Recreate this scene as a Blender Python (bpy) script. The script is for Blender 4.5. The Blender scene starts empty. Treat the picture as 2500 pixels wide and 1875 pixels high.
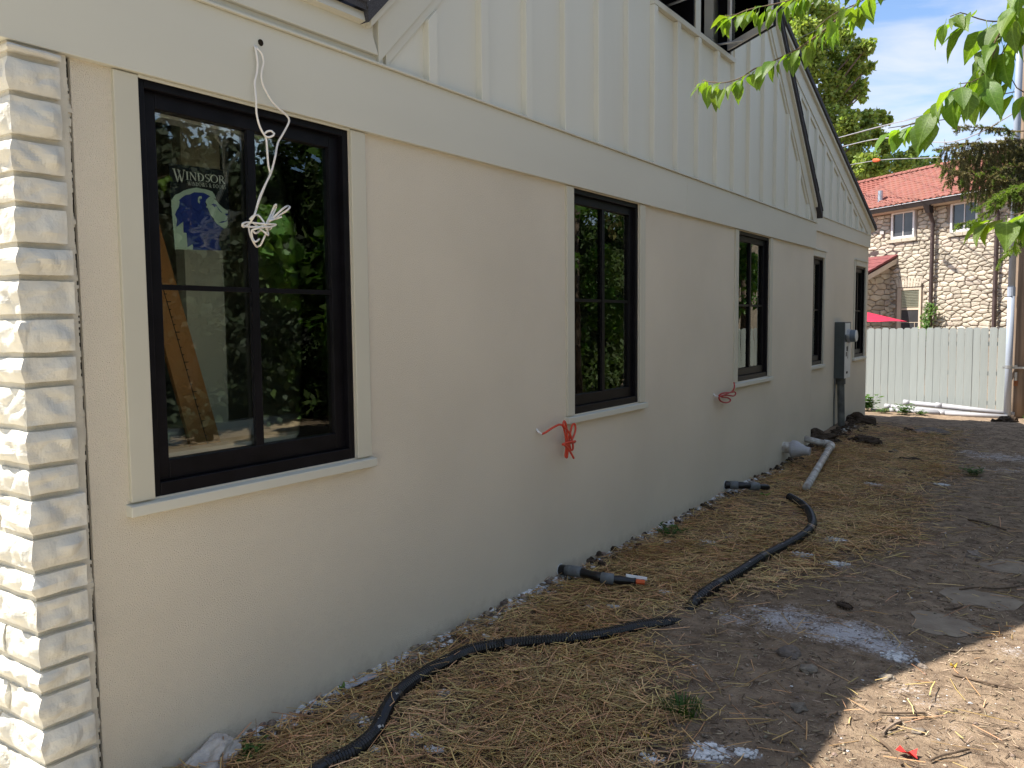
import bpy, bmesh, math, random
import numpy as np
from mathutils import Vector, Matrix, noise as mnoise
S = bpy.context.scene
COL = S.collection
R = math.radians
rng = random.Random(7)
nr = np.random.default_rng(11)

# ---------------------------------------------------------------- camera
cam_d = bpy.data.cameras.new('camera'); cam = bpy.data.objects.new('camera', cam_d); COL.objects.link(cam)
cam_d.sensor_width = 36; cam_d.sensor_fit = 'HORIZONTAL'; cam_d.lens = 36 * 2030.567 / 2500
cam_d.clip_start = 0.05; cam_d.clip_end = 2000
CR = Vector((0.828297, 0.560207, -0.00957)); CU = Vector((-0.033892, 0.067145, 0.997167)); CB = Vector((0.559263, -0.825627, 0.074603))
mw = Matrix((CR, CU, CB)).transposed().to_4x4(); mw.translation = (2.49, 0, 1.53)
cam.matrix_world = mw
S.camera = cam
S.render.engine = 'CYCLES'
S.render.resolution_x, S.render.resolution_y = 1024, 768
S.cycles.max_bounces = 8; S.cycles.transparent_max_bounces = 16
try: S.cycles.use_denoising = True
except Exception: pass
S.view_settings.view_transform = 'Standard'; S.view_settings.look = 'None'
S.view_settings.gamma = 1; S.view_settings.use_curve_mapping = False
S.view_settings.exposure = 1.12

# ---------------------------------------------------------------- sky and sun
SUN = Vector((-0.605, -0.35, 1.0)).normalized()
EL = math.asin(SUN.z); AZ = math.atan2(SUN.x, SUN.y)
W = bpy.data.worlds.new('World'); S.world = W; W.use_nodes = True
nt = W.node_tree; nt.nodes.clear()
def wn(t, **k):
    n = nt.nodes.new(t)
    for a, b in k.items(): setattr(n, a, b)
    return n
sky = wn('ShaderNodeTexSky', sky_type='NISHITA', sun_disc=False, sun_elevation=EL, sun_rotation=AZ, air_density=0.85, dust_density=0.25, ozone_density=2.6)
tc = wn('ShaderNodeTexCoord'); sp = wn('ShaderNodeSeparateXYZ'); nt.links.new(tc.outputs['Generated'], sp.inputs[0])
zz = wn('ShaderNodeMath', operation='MAXIMUM'); nt.links.new(sp.outputs[2], zz.inputs[0]); zz.inputs[1].default_value = 0.0
za = wn('ShaderNodeMath', operation='ADD'); nt.links.new(zz.outputs[0], za.inputs[0]); za.inputs[1].default_value = 0.16
dx = wn('ShaderNodeMath', operation='DIVIDE'); nt.links.new(sp.outputs[0], dx.inputs[0]); nt.links.new(za.outputs[0], dx.inputs[1])
dy = wn('ShaderNodeMath', operation='DIVIDE'); nt.links.new(sp.outputs[1], dy.inputs[0]); nt.links.new(za.outputs[0], dy.inputs[1])
cb = wn('ShaderNodeCombineXYZ'); nt.links.new(dx.outputs[0], cb.inputs[0]); nt.links.new(dy.outputs[0], cb.inputs[1])
n1 = wn('ShaderNodeTexNoise'); n1.inputs['Scale'].default_value = 2.3; n1.inputs['Detail'].default_value = 9; n1.inputs['Roughness'].default_value = 0.55; n1.inputs['Distortion'].default_value = 0.5
nt.links.new(cb.outputs[0], n1.inputs['Vector'])
cr = wn('ShaderNodeValToRGB'); cr.color_ramp.elements[0].position = 0.39; cr.color_ramp.elements[1].position = 0.69
cr.color_ramp.elements[0].color = (0.0, 0.0, 0.0, 1); cr.color_ramp.elements[1].color = (0.85, 0.85, 0.85, 1)
nt.links.new(n1.outputs[0], cr.inputs[0])
mx = wn('ShaderNodeMix', data_type='RGBA'); nt.links.new(cr.outputs[0], mx.inputs[0]); nt.links.new(sky.outputs[0], mx.inputs[6])
mx.inputs[7].default_value = (4.1, 4.12, 4.35, 1)
bg = wn('ShaderNodeBackground'); bg.inputs['Strength'].default_value = 0.114
nt.links.new(mx.outputs[2], bg.inputs[0])
wo = wn('ShaderNodeOutputWorld'); nt.links.new(bg.outputs[0], wo.inputs[0])
sl = bpy.data.lights.new('sun', 'SUN'); sl.energy = 4.8; sl.angle = R(0.53); sl.color = (1.0, 0.94, 0.85)
so = bpy.data.objects.new('sun', sl); COL.objects.link(so)
so.rotation_euler = SUN.to_track_quat('Z', 'Y').to_euler(); so.location = (-6, -4, 12)

# ---------------------------------------------------------------- materials
MATS = {}
def mat(name, col, rough=0.75, var=0.12, scale=6.0, bump=0.0, bscale=80.0, bdet=6, col2=None, metal=0.0, objrand=0.0, island=0.0, transl=None, spec=0.4, stretch=None, bd=0.004):
    m = bpy.data.materials.new(name); m.use_nodes = True; t = m.node_tree; t.nodes.clear()
    N = t.nodes.new; K = t.links.new
    out = N('ShaderNodeOutputMaterial'); p = N('ShaderNodeBsdfPrincipled')
    p.inputs['Roughness'].default_value = rough; p.inputs['Metallic'].default_value = metal
    p.inputs['Specular IOR Level'].default_value = spec
    co = N('ShaderNodeTexCoord'); vec = co.outputs['Object']
    if stretch:
        mp = N('ShaderNodeMapping'); mp.inputs['Scale'].default_value = stretch; K(vec, mp.inputs[0]); vec = mp.outputs[0]
    ns = N('ShaderNodeTexNoise'); ns.inputs['Scale'].default_value = scale; ns.inputs['Detail'].default_value = 6; K(vec, ns.inputs['Vector'])
    mixc = N('ShaderNodeMix'); mixc.data_type = 'RGBA'
    c2 = col2 if col2 else tuple(c * (1 - 2.2 * var) for c in col)
    mixc.inputs[6].default_value = (*[min(1, c * (1 + (var if not col2 else 0))) for c in col], 1); mixc.inputs[7].default_value = (*c2, 1)
    rp = N('ShaderNodeMapRange'); rp.inputs[1].default_value = 0.3; rp.inputs[2].default_value = 0.7; K(ns.outputs[0], rp.inputs[0])
    K(rp.outputs[0], mixc.inputs[0]); csock = mixc.outputs[2]
    if objrand or island:
        if objrand: oi = N('ShaderNodeObjectInfo'); rs = oi.outputs['Random']; a = objrand
        else: oi = N('ShaderNodeNewGeometry'); rs = oi.outputs['Random Per Island']; a = island
        hv = N('ShaderNodeHueSaturation'); mr = N('ShaderNodeMapRange'); mr.inputs[3].default_value = 1 - a; mr.inputs[4].default_value = 1 + a
        K(rs, mr.inputs[0]); K(mr.outputs[0], hv.inputs['Value']); K(csock, hv.inputs['Color'])
        mh = N('ShaderNodeMapRange'); mh.inputs[3].default_value = 0.5 - a * 0.06; mh.inputs[4].default_value = 0.5 + a * 0.05
        fr = N('ShaderNodeMath'); fr.operation = 'FRACT'; ml = N('ShaderNodeMath'); ml.operation = 'MULTIPLY'; ml.inputs[1].default_value = 17.3
        K(rs, ml.inputs[0]); K(ml.outputs[0], fr.inputs[0]); K(fr.outputs[0], mh.inputs[0]); K(mh.outputs[0], hv.inputs['Hue'])
        csock = hv.outputs[0]
    K(csock, p.inputs['Base Color'])
    if bump:
        nb = N('ShaderNodeTexNoise'); nb.inputs['Scale'].default_value = bscale; nb.inputs['Detail'].default_value = bdet; K(vec, nb.inputs['Vector'])
        b = N('ShaderNodeBump'); b.inputs['Strength'].default_value = bump; b.inputs['Distance'].default_value = bd; K(nb.outputs[0], b.inputs['Height']); K(b.outputs[0], p.inputs['Normal'])
    if transl:
        tr = N('ShaderNodeBsdfTranslucent'); hs = N('ShaderNodeMix'); hs.data_type = 'RGBA'; hs.blend_type = 'MULTIPLY'; hs.inputs[0].default_value = 1
        K(csock, hs.inputs[6]); hs.inputs[7].default_value = (*transl[0], 1); K(hs.outputs[2], tr.inputs[0])
        ms = N('ShaderNodeMixShader'); ms.inputs[0].default_value = transl[1]; K(p.outputs[0], ms.inputs[1]); K(tr.outputs[0], ms.inputs[2]); K(ms.outputs[0], out.inputs[0])
    else: K(p.outputs[0], out.inputs[0])
    MATS[name] = m
    return m

stucco = mat('stucco', (0.74, 0.675, 0.55), 0.95, 0.03, 1.2, 1.0, 260, 3, bd=0.006, spec=0.15)
casingm = mat('darkened_trim', (0.55, 0.53, 0.435), 0.6, 0.02, 3, 0.12, 45, 5, bd=0.002)  # trim colour darkened to offset strong bounced light on the casings
trim = mat('cream_trim', (0.60, 0.59, 0.505), 0.6, 0.02, 3, 0.12, 45, 5, bd=0.002, stretch=(1, 0.25, 1))
siding = mat('cream_siding', (0.67, 0.665, 0.58), 0.6, 0.02, 2, 0.25, 60, 6, bd=0.002, stretch=(1, 1, 0.12))
drywall = mat('drywall', (0.55, 0.55, 0.45), 0.9, 0.05, 2)
plywood = mat('plywood', (0.16, 0.10, 0.055), 0.8, 0.15, 3)
concrete_floor = mat('interior_floor', (0.16, 0.13, 0.1), 0.8, 0.15, 4)
blackf = mat('black_frame', (0.006, 0.0055, 0.0075), 0.45, 0.2, 10, 0.1, 90, spec=0.16)
shingle = mat('asphalt_shingle', (0.065, 0.065, 0.075), 0.85, 0.3, 240, 0.8, 300, island=0.25)
paintstone = mat('painted_stone', (0.655, 0.635, 0.56), 0.75, 0.05, 7, 0.6, 55, 8, objrand=0.05, bd=0.006)
mortar = mat('painted_mortar', (0.57, 0.535, 0.445), 0.9, 0.06, 10, 0.6, 120)
fstone = mat('field_stone', (0.52, 0.465, 0.375), 0.9, 0.1, 5, 0.9, 22, 8, col2=(0.41, 0.355, 0.28), objrand=0.20, bd=0.02)
fmortar = mat('stone_mortar', (0.27, 0.22, 0.17), 0.95, 0.15, 12, 0.5, 60)
tile = mat('clay_tile', (0.275, 0.098, 0.072), 0.7, 0.1, 6, 0.2, 60, objrand=0.10)
tile2 = mat('red_shingle', (0.20, 0.058, 0.058), 0.8, 0.15, 8, 0.4, 80)
gutter = mat('gutter_brown', (0.025, 0.02, 0.02), 0.45, 0.15, 5)
dspm = mat('downspout_brown', (0.075, 0.05, 0.045), 0.5, 0.15, 5)
soffit = mat('soffit_cream', (0.55, 0.46, 0.36), 0.7, 0.06, 3)
whitef = mat('white_frame', (0.72, 0.70, 0.68), 0.5, 0.04, 5)
darkpane = mat('far_glass', (0.05, 0.05, 0.055), 0.08, 0.2, 1.5, spec=0.6)
blind = mat('blind_slat', (0.5, 0.54, 0.42), 0.6, 0.05, 5)
fencem = mat('grey_green_paint', (0.39, 0.43, 0.415), 0.8, 0.08, 5, 0.5, 30, objrand=0.05, stretch=(1, 1, 0.08), bd=0.004)
polem = mat('weathered_wood', (0.27, 0.20, 0.145), 0.9, 0.2, 14, 0.7, 30, stretch=(1, 1, 0.06), bd=0.01)
conduitm = mat('pale_grey_plastic', (0.33, 0.375, 0.45), 0.4, 0.04, 3)
pvc = mat('white_plastic', (0.40, 0.40, 0.42), 0.35, 0.05, 9)
pvcdirty = mat('dirty_white_plastic', (0.66, 0.66, 0.63), 0.45, 0.1, 16, col2=(0.25, 0.2, 0.16))
galv = mat('galvanised', (0.5, 0.52, 0.54), 0.4, 0.1, 20, metal=0.8)
redfab = mat('red_fabric', (0.66, 0.03, 0.08), 0.8, 0.05, 5, transl=((1, 0.3, 0.4), 0.25))
boxm = mat('grey_box', (0.066, 0.080, 0.079), 0.5, 0.08, 6)
dialm = mat('grey_meter', (0.15, 0.19, 0.23), 0.4, 0.08, 6)
riserm = mat('grey_riser', (0.12, 0.125, 0.115), 0.7, 0.25, 9)
labelm = mat('white_label', (0.66, 0.68, 0.66), 0.6, 0.05, 8)
inkm = mat('black_ink', (0.02, 0.02, 0.02), 0.7, 0.1, 5)
hosem = mat('black_plastic', (0.012, 0.012, 0.014), 0.32, 0.3, 20, spec=0.5)
tapem = mat('grey_tape', (0.15, 0.165, 0.175), 0.5, 0.1, 30)
orangem = mat('orange_plastic', (0.7, 0.12, 0.03), 0.5, 0.05, 9)
redc = mat('red_cable', (0.62, 0.065, 0.03), 0.45, 0.05, 9)
redc2 = mat('dark_red_cable', (0.40, 0.03, 0.025), 0.45, 0.05, 9)
whitec = mat('white_cable', (0.82, 0.79, 0.74), 0.4, 0.04, 9)
wirem = mat('bare_wire', (0.42, 0.42, 0.44), 0.4, 0.05, 9, metal=0.3)
wireblk = mat('black_wire', (0.03, 0.03, 0.035), 0.5, 0.05, 9)
leafm = mat('branch_leaf', (0.105, 0.19, 0.02), 0.42, 0.12, 25, 0.25, 40, objrand=0.28, transl=((2.3, 2.2, 0.7), 0.5), spec=0.5)
twigm = mat('twig_bark', (0.13, 0.09, 0.06), 0.85, 0.2, 40)
syc = mat('sycamore_leaf', (0.25, 0.33, 0.08), 0.55, 0.1, 1.5, island=0.4, transl=((1.7, 1.7, 0.8), 0.4))
treel = mat('tree_leaf', (0.085, 0.165, 0.032), 0.5, 0.1, 1.5, island=0.4, transl=((1.9, 2.1, 0.8), 0.4))
ndl = mat('spruce_needle', (0.24, 0.20, 0.075), 0.7, 0.1, 3.0, island=0.45, col2=(0.11, 0.115, 0.045), transl=((1.4, 1.4, 0.8), 0.25))
ndl2 = mat('spruce_new_growth', (0.17, 0.25, 0.04), 0.7, 0.1, 3, island=0.35, transl=((1.5, 1.6, 0.8), 0.35))
ndlh = mat('hedge_foliage', (0.095, 0.145, 0.045), 0.6, 0.2, 1.2, island=0.4, transl=((1.5, 1.7, 0.7), 0.3))
bark = mat('bark', (0.16, 0.12, 0.09), 0.95, 0.25, 9, 0.8, 20, bd=0.02)
strawm = mat('straw', (0.74, 0.53, 0.26), 0.5, 0.12, 1.6, island=0.55, col2=(0.46, 0.27, 0.095))
peb = mat('pebble', (0.27, 0.215, 0.16), 0.9, 0.2, 30, island=0.5)
flake = mat('white_flake', (0.72, 0.72, 0.72), 0.8, 0.08, 40, island=0.15)
stonem = mat('loose_stone', (0.24, 0.20, 0.16), 0.9, 0.2, 25, 0.6, 60, objrand=0.25)
clodm = mat('dark_soil', (0.085, 0.062, 0.045), 1.0, 0.3, 18, 1.0, 40, bd=0.015, spec=0.1)
buriedm = mat('buried_stone', (0.33, 0.27, 0.20), 0.95, 0.15, 9, 0.7, 40, col2=(0.22, 0.17, 0.125))
darkreflm = mat('dark_reflection_foliage', (0.016, 0.026, 0.009), 0.7, 0.2, 1.2, island=0.4)  # very dark foliage, added for dark reflections in the panes
chunkm = mat('concrete_chunk', (0.52, 0.48, 0.44), 0.95, 0.1, 25, 0.9, 60, bd=0.008)
grassm = mat('grass_blade', (0.06, 0.13, 0.025), 0.6, 0.1, 9, island=0.35, transl=((1.5, 1.7, 0.7), 0.3))
redleafm = mat('red_leaf', (0.75, 0.02, 0.015), 0.5, 0.1, 30)
yellowm = mat('yellow_leaf', (0.55, 0.38, 0.05), 0.6, 0.1, 30)
conem = mat('cone_scale', (0.10, 0.07, 0.05), 0.8, 0.2, 40)
plankm = mat('brown_cardboard', (0.50, 0.24, 0.085), 0.75, 0.1, 5, stretch=(1, 1, 0.1))
navy = mat('sticker_navy', (0.012, 0.035, 0.25), 0.6, 0.05, 9)
nearblk = mat('sticker_black', (0.006, 0.009, 0.013), 0.6, 0.05, 9)
palegreen = mat('sticker_pale_green', (0.50, 0.62, 0.50), 0.6, 0.04, 9)
letterm = mat('sticker_lettering', (0.75, 0.76, 0.68), 0.6, 0.04, 9)
crackm = mat('dark_gap', (0.03, 0.024, 0.018), 1.0, 0.2, 20, spec=0)

def vein_leaf(m):
    t = m.node_tree; N = t.nodes.new; K = t.links.new
    hv = [n for n in t.nodes if n.type == 'HUE_SAT'][0]
    co = N('ShaderNodeTexCoord'); sx = N('ShaderNodeSeparateXYZ'); K(co.outputs['Object'], sx.inputs[0])
    ab = N('ShaderNodeMath'); ab.operation = 'ABSOLUTE'; K(sx.outputs[1], ab.inputs[0])
    m1 = N('ShaderNodeMapRange'); m1.inputs[1].default_value = 0.022; m1.inputs[2].default_value = 0.006; K(ab.outputs[0], m1.inputs[0])
    s1 = N('ShaderNodeMath'); s1.operation = 'MULTIPLY_ADD'; s1.inputs[1].default_value = -0.75; K(ab.outputs[0], s1.inputs[0]); K(sx.outputs[0], s1.inputs[2])
    fr = N('ShaderNodeMath'); fr.operation = 'PINGPONG'; fr.inputs[1].default_value = 0.075; K(s1.outputs[0], fr.inputs[0])
    m2 = N('ShaderNodeMapRange'); m2.inputs[1].default_value = 0.012; m2.inputs[2].default_value = 0.002; m2.inputs[4].default_value = 0.6; K(fr.outputs[0], m2.inputs[0])
    mx_ = N('ShaderNodeMath'); mx_.operation = 'MAXIMUM'; K(m1.outputs[0], mx_.inputs[0]); K(m2.outputs[0], mx_.inputs[1])
    mc = N('ShaderNodeMix'); mc.data_type = 'RGBA'; mc.blend_type = 'MIX'; ml = N('ShaderNodeMath'); ml.operation = 'MULTIPLY'; ml.inputs[1].default_value = 0.55; K(mx_.outputs[0], ml.inputs[0]); K(ml.outputs[0], mc.inputs[0])
    dst = [l.to_socket for l in hv.outputs[0].links]; K(hv.outputs[0], mc.inputs[6]); mc.inputs[7].default_value = (0.22, 0.34, 0.09, 1)
    for d in dst: K(mc.outputs[2], d)
vein_leaf(leafm)
def splash(m):                                         # soil splashed up the foot of the wall
    t = m.node_tree; N = t.nodes.new; K = t.links.new
    p = [n for n in t.nodes if n.type == 'BSDF_PRINCIPLED'][0]; src = p.inputs['Base Color'].links[0].from_socket
    co = N('ShaderNodeTexCoord'); sx = N('ShaderNodeSeparateXYZ'); K(co.outputs['Object'], sx.inputs[0])
    ns = N('ShaderNodeTexNoise'); ns.inputs['Scale'].default_value = 14; ns.inputs['Detail'].default_value = 8; ns.inputs['Roughness'].default_value = .7; K(co.outputs['Object'], ns.inputs['Vector'])
    h = N('ShaderNodeMapRange'); h.inputs[1].default_value = 0.20; h.inputs[2].default_value = -0.02; K(sx.outputs[2], h.inputs[0])
    a = N('ShaderNodeMath'); a.operation = 'ADD'; K(h.outputs[0], a.inputs[0]); K(ns.outputs[0], a.inputs[1])
    r = N('ShaderNodeMapRange'); r.inputs[1].default_value = 0.95; r.inputs[2].default_value = 1.5; r.inputs[4].default_value = 0.45; K(a.outputs[0], r.inputs[0])
    mc = N('ShaderNodeMix'); mc.data_type = 'RGBA'; K(r.outputs[0], mc.inputs[0]); K(src, mc.inputs[6]); mc.inputs[7].default_value = (0.36, 0.30, 0.23, 1); K(mc.outputs[2], p.inputs['Base Color'])
splash(stucco)
def glass_mat():
    m = bpy.data.materials.new('window_glass'); m.use_nodes = True; t = m.node_tree; t.nodes.clear()
    N = t.nodes.new; K = t.links.new
    o = N('ShaderNodeOutputMaterial'); f = N('ShaderNodeFresnel'); f.inputs[0].default_value = 1.5
    mu = N('ShaderNodeMath'); mu.operation = 'MULTIPLY_ADD'; mu.inputs[1].default_value = 1.15; mu.inputs[2].default_value = 0.02; mu.use_clamp = True; K(f.outputs[0], mu.inputs[0])
    tr = N('ShaderNodeBsdfTransparent'); tr.inputs[0].default_value = (0.93, 0.95, 0.92, 1)
    g = N('ShaderNodeBsdfGlossy'); g.inputs['Roughness'].default_value = 0.0; g.inputs[0].default_value = (0.95, 1, 0.95, 1)
    ns = N('ShaderNodeTexNoise'); ns.inputs['Scale'].default_value = 2.2; co = N('ShaderNodeTexCoord'); K(co.outputs['Object'], ns.inputs['Vector'])
    b = N('ShaderNodeBump'); b.inputs['Strength'].default_value = 0.03; b.inputs['Distance'].default_value = 0.02; K(ns.outputs[0], b.inputs['Height']); K(b.outputs[0], g.inputs['Normal'])
    ms = N('ShaderNodeMixShader'); K(mu.outputs[0], ms.inputs[0]); K(tr.outputs[0], ms.inputs[1]); K(g.outputs[0], ms.inputs[2]); K(ms.outputs[0], o.inputs[0])
    return m
glass = glass_mat()

def ground_mat():
    m = bpy.data.materials.new('dirt_ground'); m.use_nodes = True; t = m.node_tree; t.nodes.clear()
    N = t.nodes.new; K = t.links.new
    o = N('ShaderNodeOutputMaterial'); p = N('ShaderNodeBsdfPrincipled'); p.inputs['Roughness'].default_value = 0.97; p.inputs['Specular IOR Level'].default_value = 0.12
    co = N('ShaderNodeTexCoord'); v = co.outputs['Object']
    def noise(sc, det=8, ro=0.6):
        n = N('ShaderNodeTexNoise'); n.inputs['Scale'].default_value = sc; n.inputs['Detail'].default_value = det; n.inputs['Roughness'].default_value = ro; K(v, n.inputs['Vector']); return n.outputs[0]
    def mapr(s, a, b, c=0.0, d=1.0):
        n = N('ShaderNodeMapRange'); n.inputs[1].default_value = a; n.inputs[2].default_value = b; n.inputs[3].default_value = c; n.inputs[4].default_value = d; K(s, n.inputs[0]); return n.outputs[0]
    def mixc(f, a, b):
        n = N('ShaderNodeMix'); n.data_type = 'RGBA'; K(f, n.inputs[0])
        for i, c in ((6, a), (7, b)):
            if isinstance(c, tuple): n.inputs[i].default_value = (*c, 1)
            else: K(c, n.inputs[i])
        return n.outputs[2]
    def math_(op, a, b):
        n = N('ShaderNodeMath'); n.operation = op
        for i, c in enumerate((a, b)):
            if isinstance(c, (int, float)): n.inputs[i].default_value = c
            else: K(c, n.inputs[i])
        return n.outputs[0]
    big = noise(1.3, 6); mid = noise(9, 8, 0.65); fine = noise(70, 6, 0.7); grit = noise(230, 3)
    c = mixc(mapr(big, 0.35, 0.65), (0.30, 0.222, 0.15), (0.39, 0.29, 0.20))
    c = mixc(mapr(mid, 0.35, 0.62), (0.155, 0.11, 0.077), c)
    c = mixc(mapr(fine, 0.55, 0.72), c, (0.38, 0.30, 0.225))
    vo = N('ShaderNodeTexVoronoi'); vo.inputs['Scale'].default_value = 75; K(v, vo.inputs['Vector'])
    pm = mapr(vo.outputs['Distance'], 0.22, 0.14)
    sep = N('ShaderNodeSeparateColor'); K(vo.outputs['Color'], sep.inputs[0])
    pm2 = math_('MULTIPLY', pm, mapr(sep.outputs[0], 0.72, 0.76))
    c = mixc(pm2, c, (0.44, 0.37, 0.30))
    chips = math_('MULTIPLY', pm, mapr(sep.outputs[1], 0.80, 0.82)); c = mixc(chips, c, (0.075, 0.052, 0.038))
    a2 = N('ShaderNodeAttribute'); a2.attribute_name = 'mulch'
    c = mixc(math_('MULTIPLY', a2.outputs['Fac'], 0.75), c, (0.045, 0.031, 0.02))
    at = N('ShaderNodeAttribute'); at.attribute_name = 'lime'
    lm = math_('ADD', at.outputs['Fac'], math_('MULTIPLY', math_('SUBTRACT', fine, 0.5), 1.5))
    lm = math_('ADD', lm, math_('MULTIPLY', math_('SUBTRACT', mid, 0.5), 1.0))
    lf = math_('MULTIPLY', mapr(lm, 0.42, 0.85), mapr(at.outputs['Fac'], 0.02, 0.3))
    c = mixc(math_('MULTIPLY', lf, 0.9), c, (0.66, 0.64, 0.66))
    K(c, p.inputs['Base Color'])
    h = math_('ADD', math_('MULTIPLY', mid, 1.0), math_('ADD', math_('MULTIPLY', fine, 0.45), math_('MULTIPLY', grit, 0.15)))
    h = math_('ADD', h, math_('MULTIPLY', pm2, 0.2))
    b = N('ShaderNodeBump'); b.inputs['Strength'].default_value = 0.9; b.inputs['Distance'].default_value = 0.03; K(h, b.inputs['Height']); K(b.outputs[0], p.inputs['Normal'])
    K(p.outputs[0], o.inputs[0]); return m
groundm = ground_mat()

# ---------------------------------------------------------------- mesh helpers
class MB:
    def __init__(s): s.v = []; s.f = []; s.m = []; s.mi = 0
    def quad(s, *p):
        b = len(s.v); s.v += [tuple(q) for q in p]; s.f.append(tuple(range(b, b + len(p)))); s.m.append(s.mi)
    def box(s, x0, x1, y0, y1, z0, z1):
        b = len(s.v)
        s.v += [(x, y, z) for z in (z0, z1) for y in (y0, y1) for x in (x0, x1)]
        for f in ((0, 2, 3, 1), (4, 5, 7, 6), (0, 1, 5, 4), (2, 6, 7, 3), (0, 4, 6, 2), (1, 3, 7, 5)): s.f.append(tuple(b + i for i in f)); s.m.append(s.mi)
    def prismx(s, poly, x0, x1):                     # polygon in (y, z), counter-clockwise seen from +x, extruded along x
        n = len(poly); b = len(s.v)
        s.v += [(x0, y, z) for y, z in poly] + [(x1, y, z) for y, z in poly]
        s.f.append(tuple(b + i for i in range(n - 1, -1, -1))); s.f.append(tuple(b + n + i for i in range(n))); s.m += [s.mi] * 2
        for i in range(n):
            j = (i + 1) % n; s.f.append((b + i, b + j, b + n + j, b + n + i)); s.m.append(s.mi)
    def prism(s, poly, off):                          # 3d polygon + offset vector
        n = len(poly); b = len(s.v); off = Vector(off)
        s.v += [tuple(p) for p in poly] + [tuple(Vector(p) + off) for p in poly]
        s.f.append(tuple(b + i for i in range(n - 1, -1, -1))); s.f.append(tuple(b + n + i for i in range(n))); s.m += [s.mi] * 2
        for i in range(n):
            j = (i + 1) % n; s.f.append((b + i, b + j, b + n + j, b + n + i)); s.m.append(s.mi)
    def tube(s, path, r, n=8, cap=True):
        pts = [Vector(p) for p in path]; N_ = len(pts); b = len(s.v)
        t0 = (pts[1] - pts[0]).normalized(); up = Vector((0, 0, 1)) if abs(t0.z) < 0.9 else Vector((1, 0, 0))
        u = t0.cross(up).normalized()
        for i, p in enumerate(pts):
            t = (pts[min(i + 1, N_ - 1)] - pts[max(i - 1, 0)])
            t = t.normalized() if t.length > 1e-9 else t0
            u = (u - t * u.dot(t)); u = u.normalized() if u.length > 1e-6 else t.orthogonal().normalized()
            w = t.cross(u); rr = r[i] if isinstance(r, (list, tuple)) else r
            for k in range(n):
                a = 2 * math.pi * k / n; s.v.append(tuple(p + (u * math.cos(a) + w * math.sin(a)) * rr))
        for i in range(N_ - 1):
            for k in range(n):
                k2 = (k + 1) % n; s.f.append((b + i * n + k, b + i * n + k2, b + (i + 1) * n + k2, b + (i + 1) * n + k)); s.m.append(s.mi)
        if cap:
            s.f.append(tuple(b + k for k in range(n - 1, -1, -1))); s.f.append(tuple(b + (N_ - 1) * n + k for k in range(n))); s.m += [s.mi] * 2
    def build(s, name, mats, parent=None, smooth=False, bevel=0):
        me = bpy.data.meshes.new(name); me.from_pydata(s.v, [], s.f)
        mats = mats if isinstance(mats, (list, tuple)) else [mats]
        for m in mats: me.materials.append(m)
        me.polygons.foreach_set('material_index', s.m)
        if smooth: me.polygons.foreach_set('use_smooth', [True] * len(me.polygons))
        me.update()
        o = link(me, name, parent)
        if bevel:
            bv = o.modifiers.new('bevel', 'BEVEL'); bv.width = bevel; bv.segments = 2; bv.limit_method = 'ANGLE'
        return o
def tag(o, label, cat, group=None, kind=None):
    o['label'] = label; o['category'] = cat
    if group: o['group'] = group
    if kind: o['kind'] = kind
    return o
BASES = {}
def thing(name, label, cat, loc=(0, 0, 0), group=None):
    o = bpy.data.objects.new(name, None); COL.objects.link(o); o.location = loc; o.empty_display_size = 0.1
    BASES[o.name] = Vector(loc)
    return tag(o, label, cat, group)
def link(me, name, parent=None):
    o = bpy.data.objects.new(name, me); COL.objects.link(o)
    if parent is not None:
        o.parent = parent
        b = BASES.get(parent.name)
        if b is not None: o.matrix_parent_inverse = Matrix.Translation(-b)
    return o
def part_at(me, name, parent, M4):                     # a piece with its own transform (world matrix)
    o = link(me, name, parent); o.matrix_basis = M4; return o
def smooth_path(pts, step):
    P = [Vector(p) for p in pts]; out = []
    for i in range(len(P) - 1):
        p0, p1, p2, p3 = P[max(i - 1, 0)], P[i], P[i + 1], P[min(i + 2, len(P) - 1)]
        n = max(1, int((p2 - p1).length / step))
        for k in range(n):
            t = k / n; t2 = t * t; t3 = t2 * t
            out.append(0.5 * ((2 * p1) + (p2 - p0) * t + (2 * p0 - 5 * p1 + 4 * p2 - p3) * t2 + (3 * p1 - p0 - 3 * p2 + p3) * t3))
    out.append(P[-1]); return out
def np_mesh(name, verts, faces, mats, parent=None, smooth=False):
    me = bpy.data.meshes.new(name); k = faces.shape[1]
    me.vertices.add(len(verts)); me.vertices.foreach_set('co', np.ascontiguousarray(verts, np.float32).ravel())
    me.loops.add(faces.size); me.loops.foreach_set('vertex_index', np.ascontiguousarray(faces, np.int32).ravel())
    me.polygons.add(len(faces)); me.polygons.foreach_set('loop_start', np.arange(0, faces.size, k, dtype=np.int32))
    me.polygons.foreach_set('loop_total', np.full(len(faces), k, np.int32))
    if smooth: me.polygons.foreach_set('use_smooth', np.ones(len(faces), bool))
    me.update(calc_edges=True); me.validate()
    for m in (mats if isinstance(mats, (list, tuple)) else [mats]): me.materials.append(m)
    return link(me, name, parent)
def rock_mesh(name, r, seed, amp=0.35, sub=2, m=None, flat=0.7):
    bm = bmesh.new(); bmesh.ops.create_icosphere(bm, subdivisions=sub, radius=1)
    for v in bm.verts:
        d = 1 + amp * mnoise.noise(v.co * 1.3 + Vector((seed, seed * 1.7, 0))) * 1.6 + amp * 0.5 * mnoise.noise(v.co * 3.5 + Vector((seed, 0, 5)))
        v.co = v.co * d; v.co.z *= flat; v.co *= r
    me = bpy.data.meshes.new(name); bm.to_mesh(me); bm.free()
    if m: me.materials.append(m)
    return me
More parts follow.
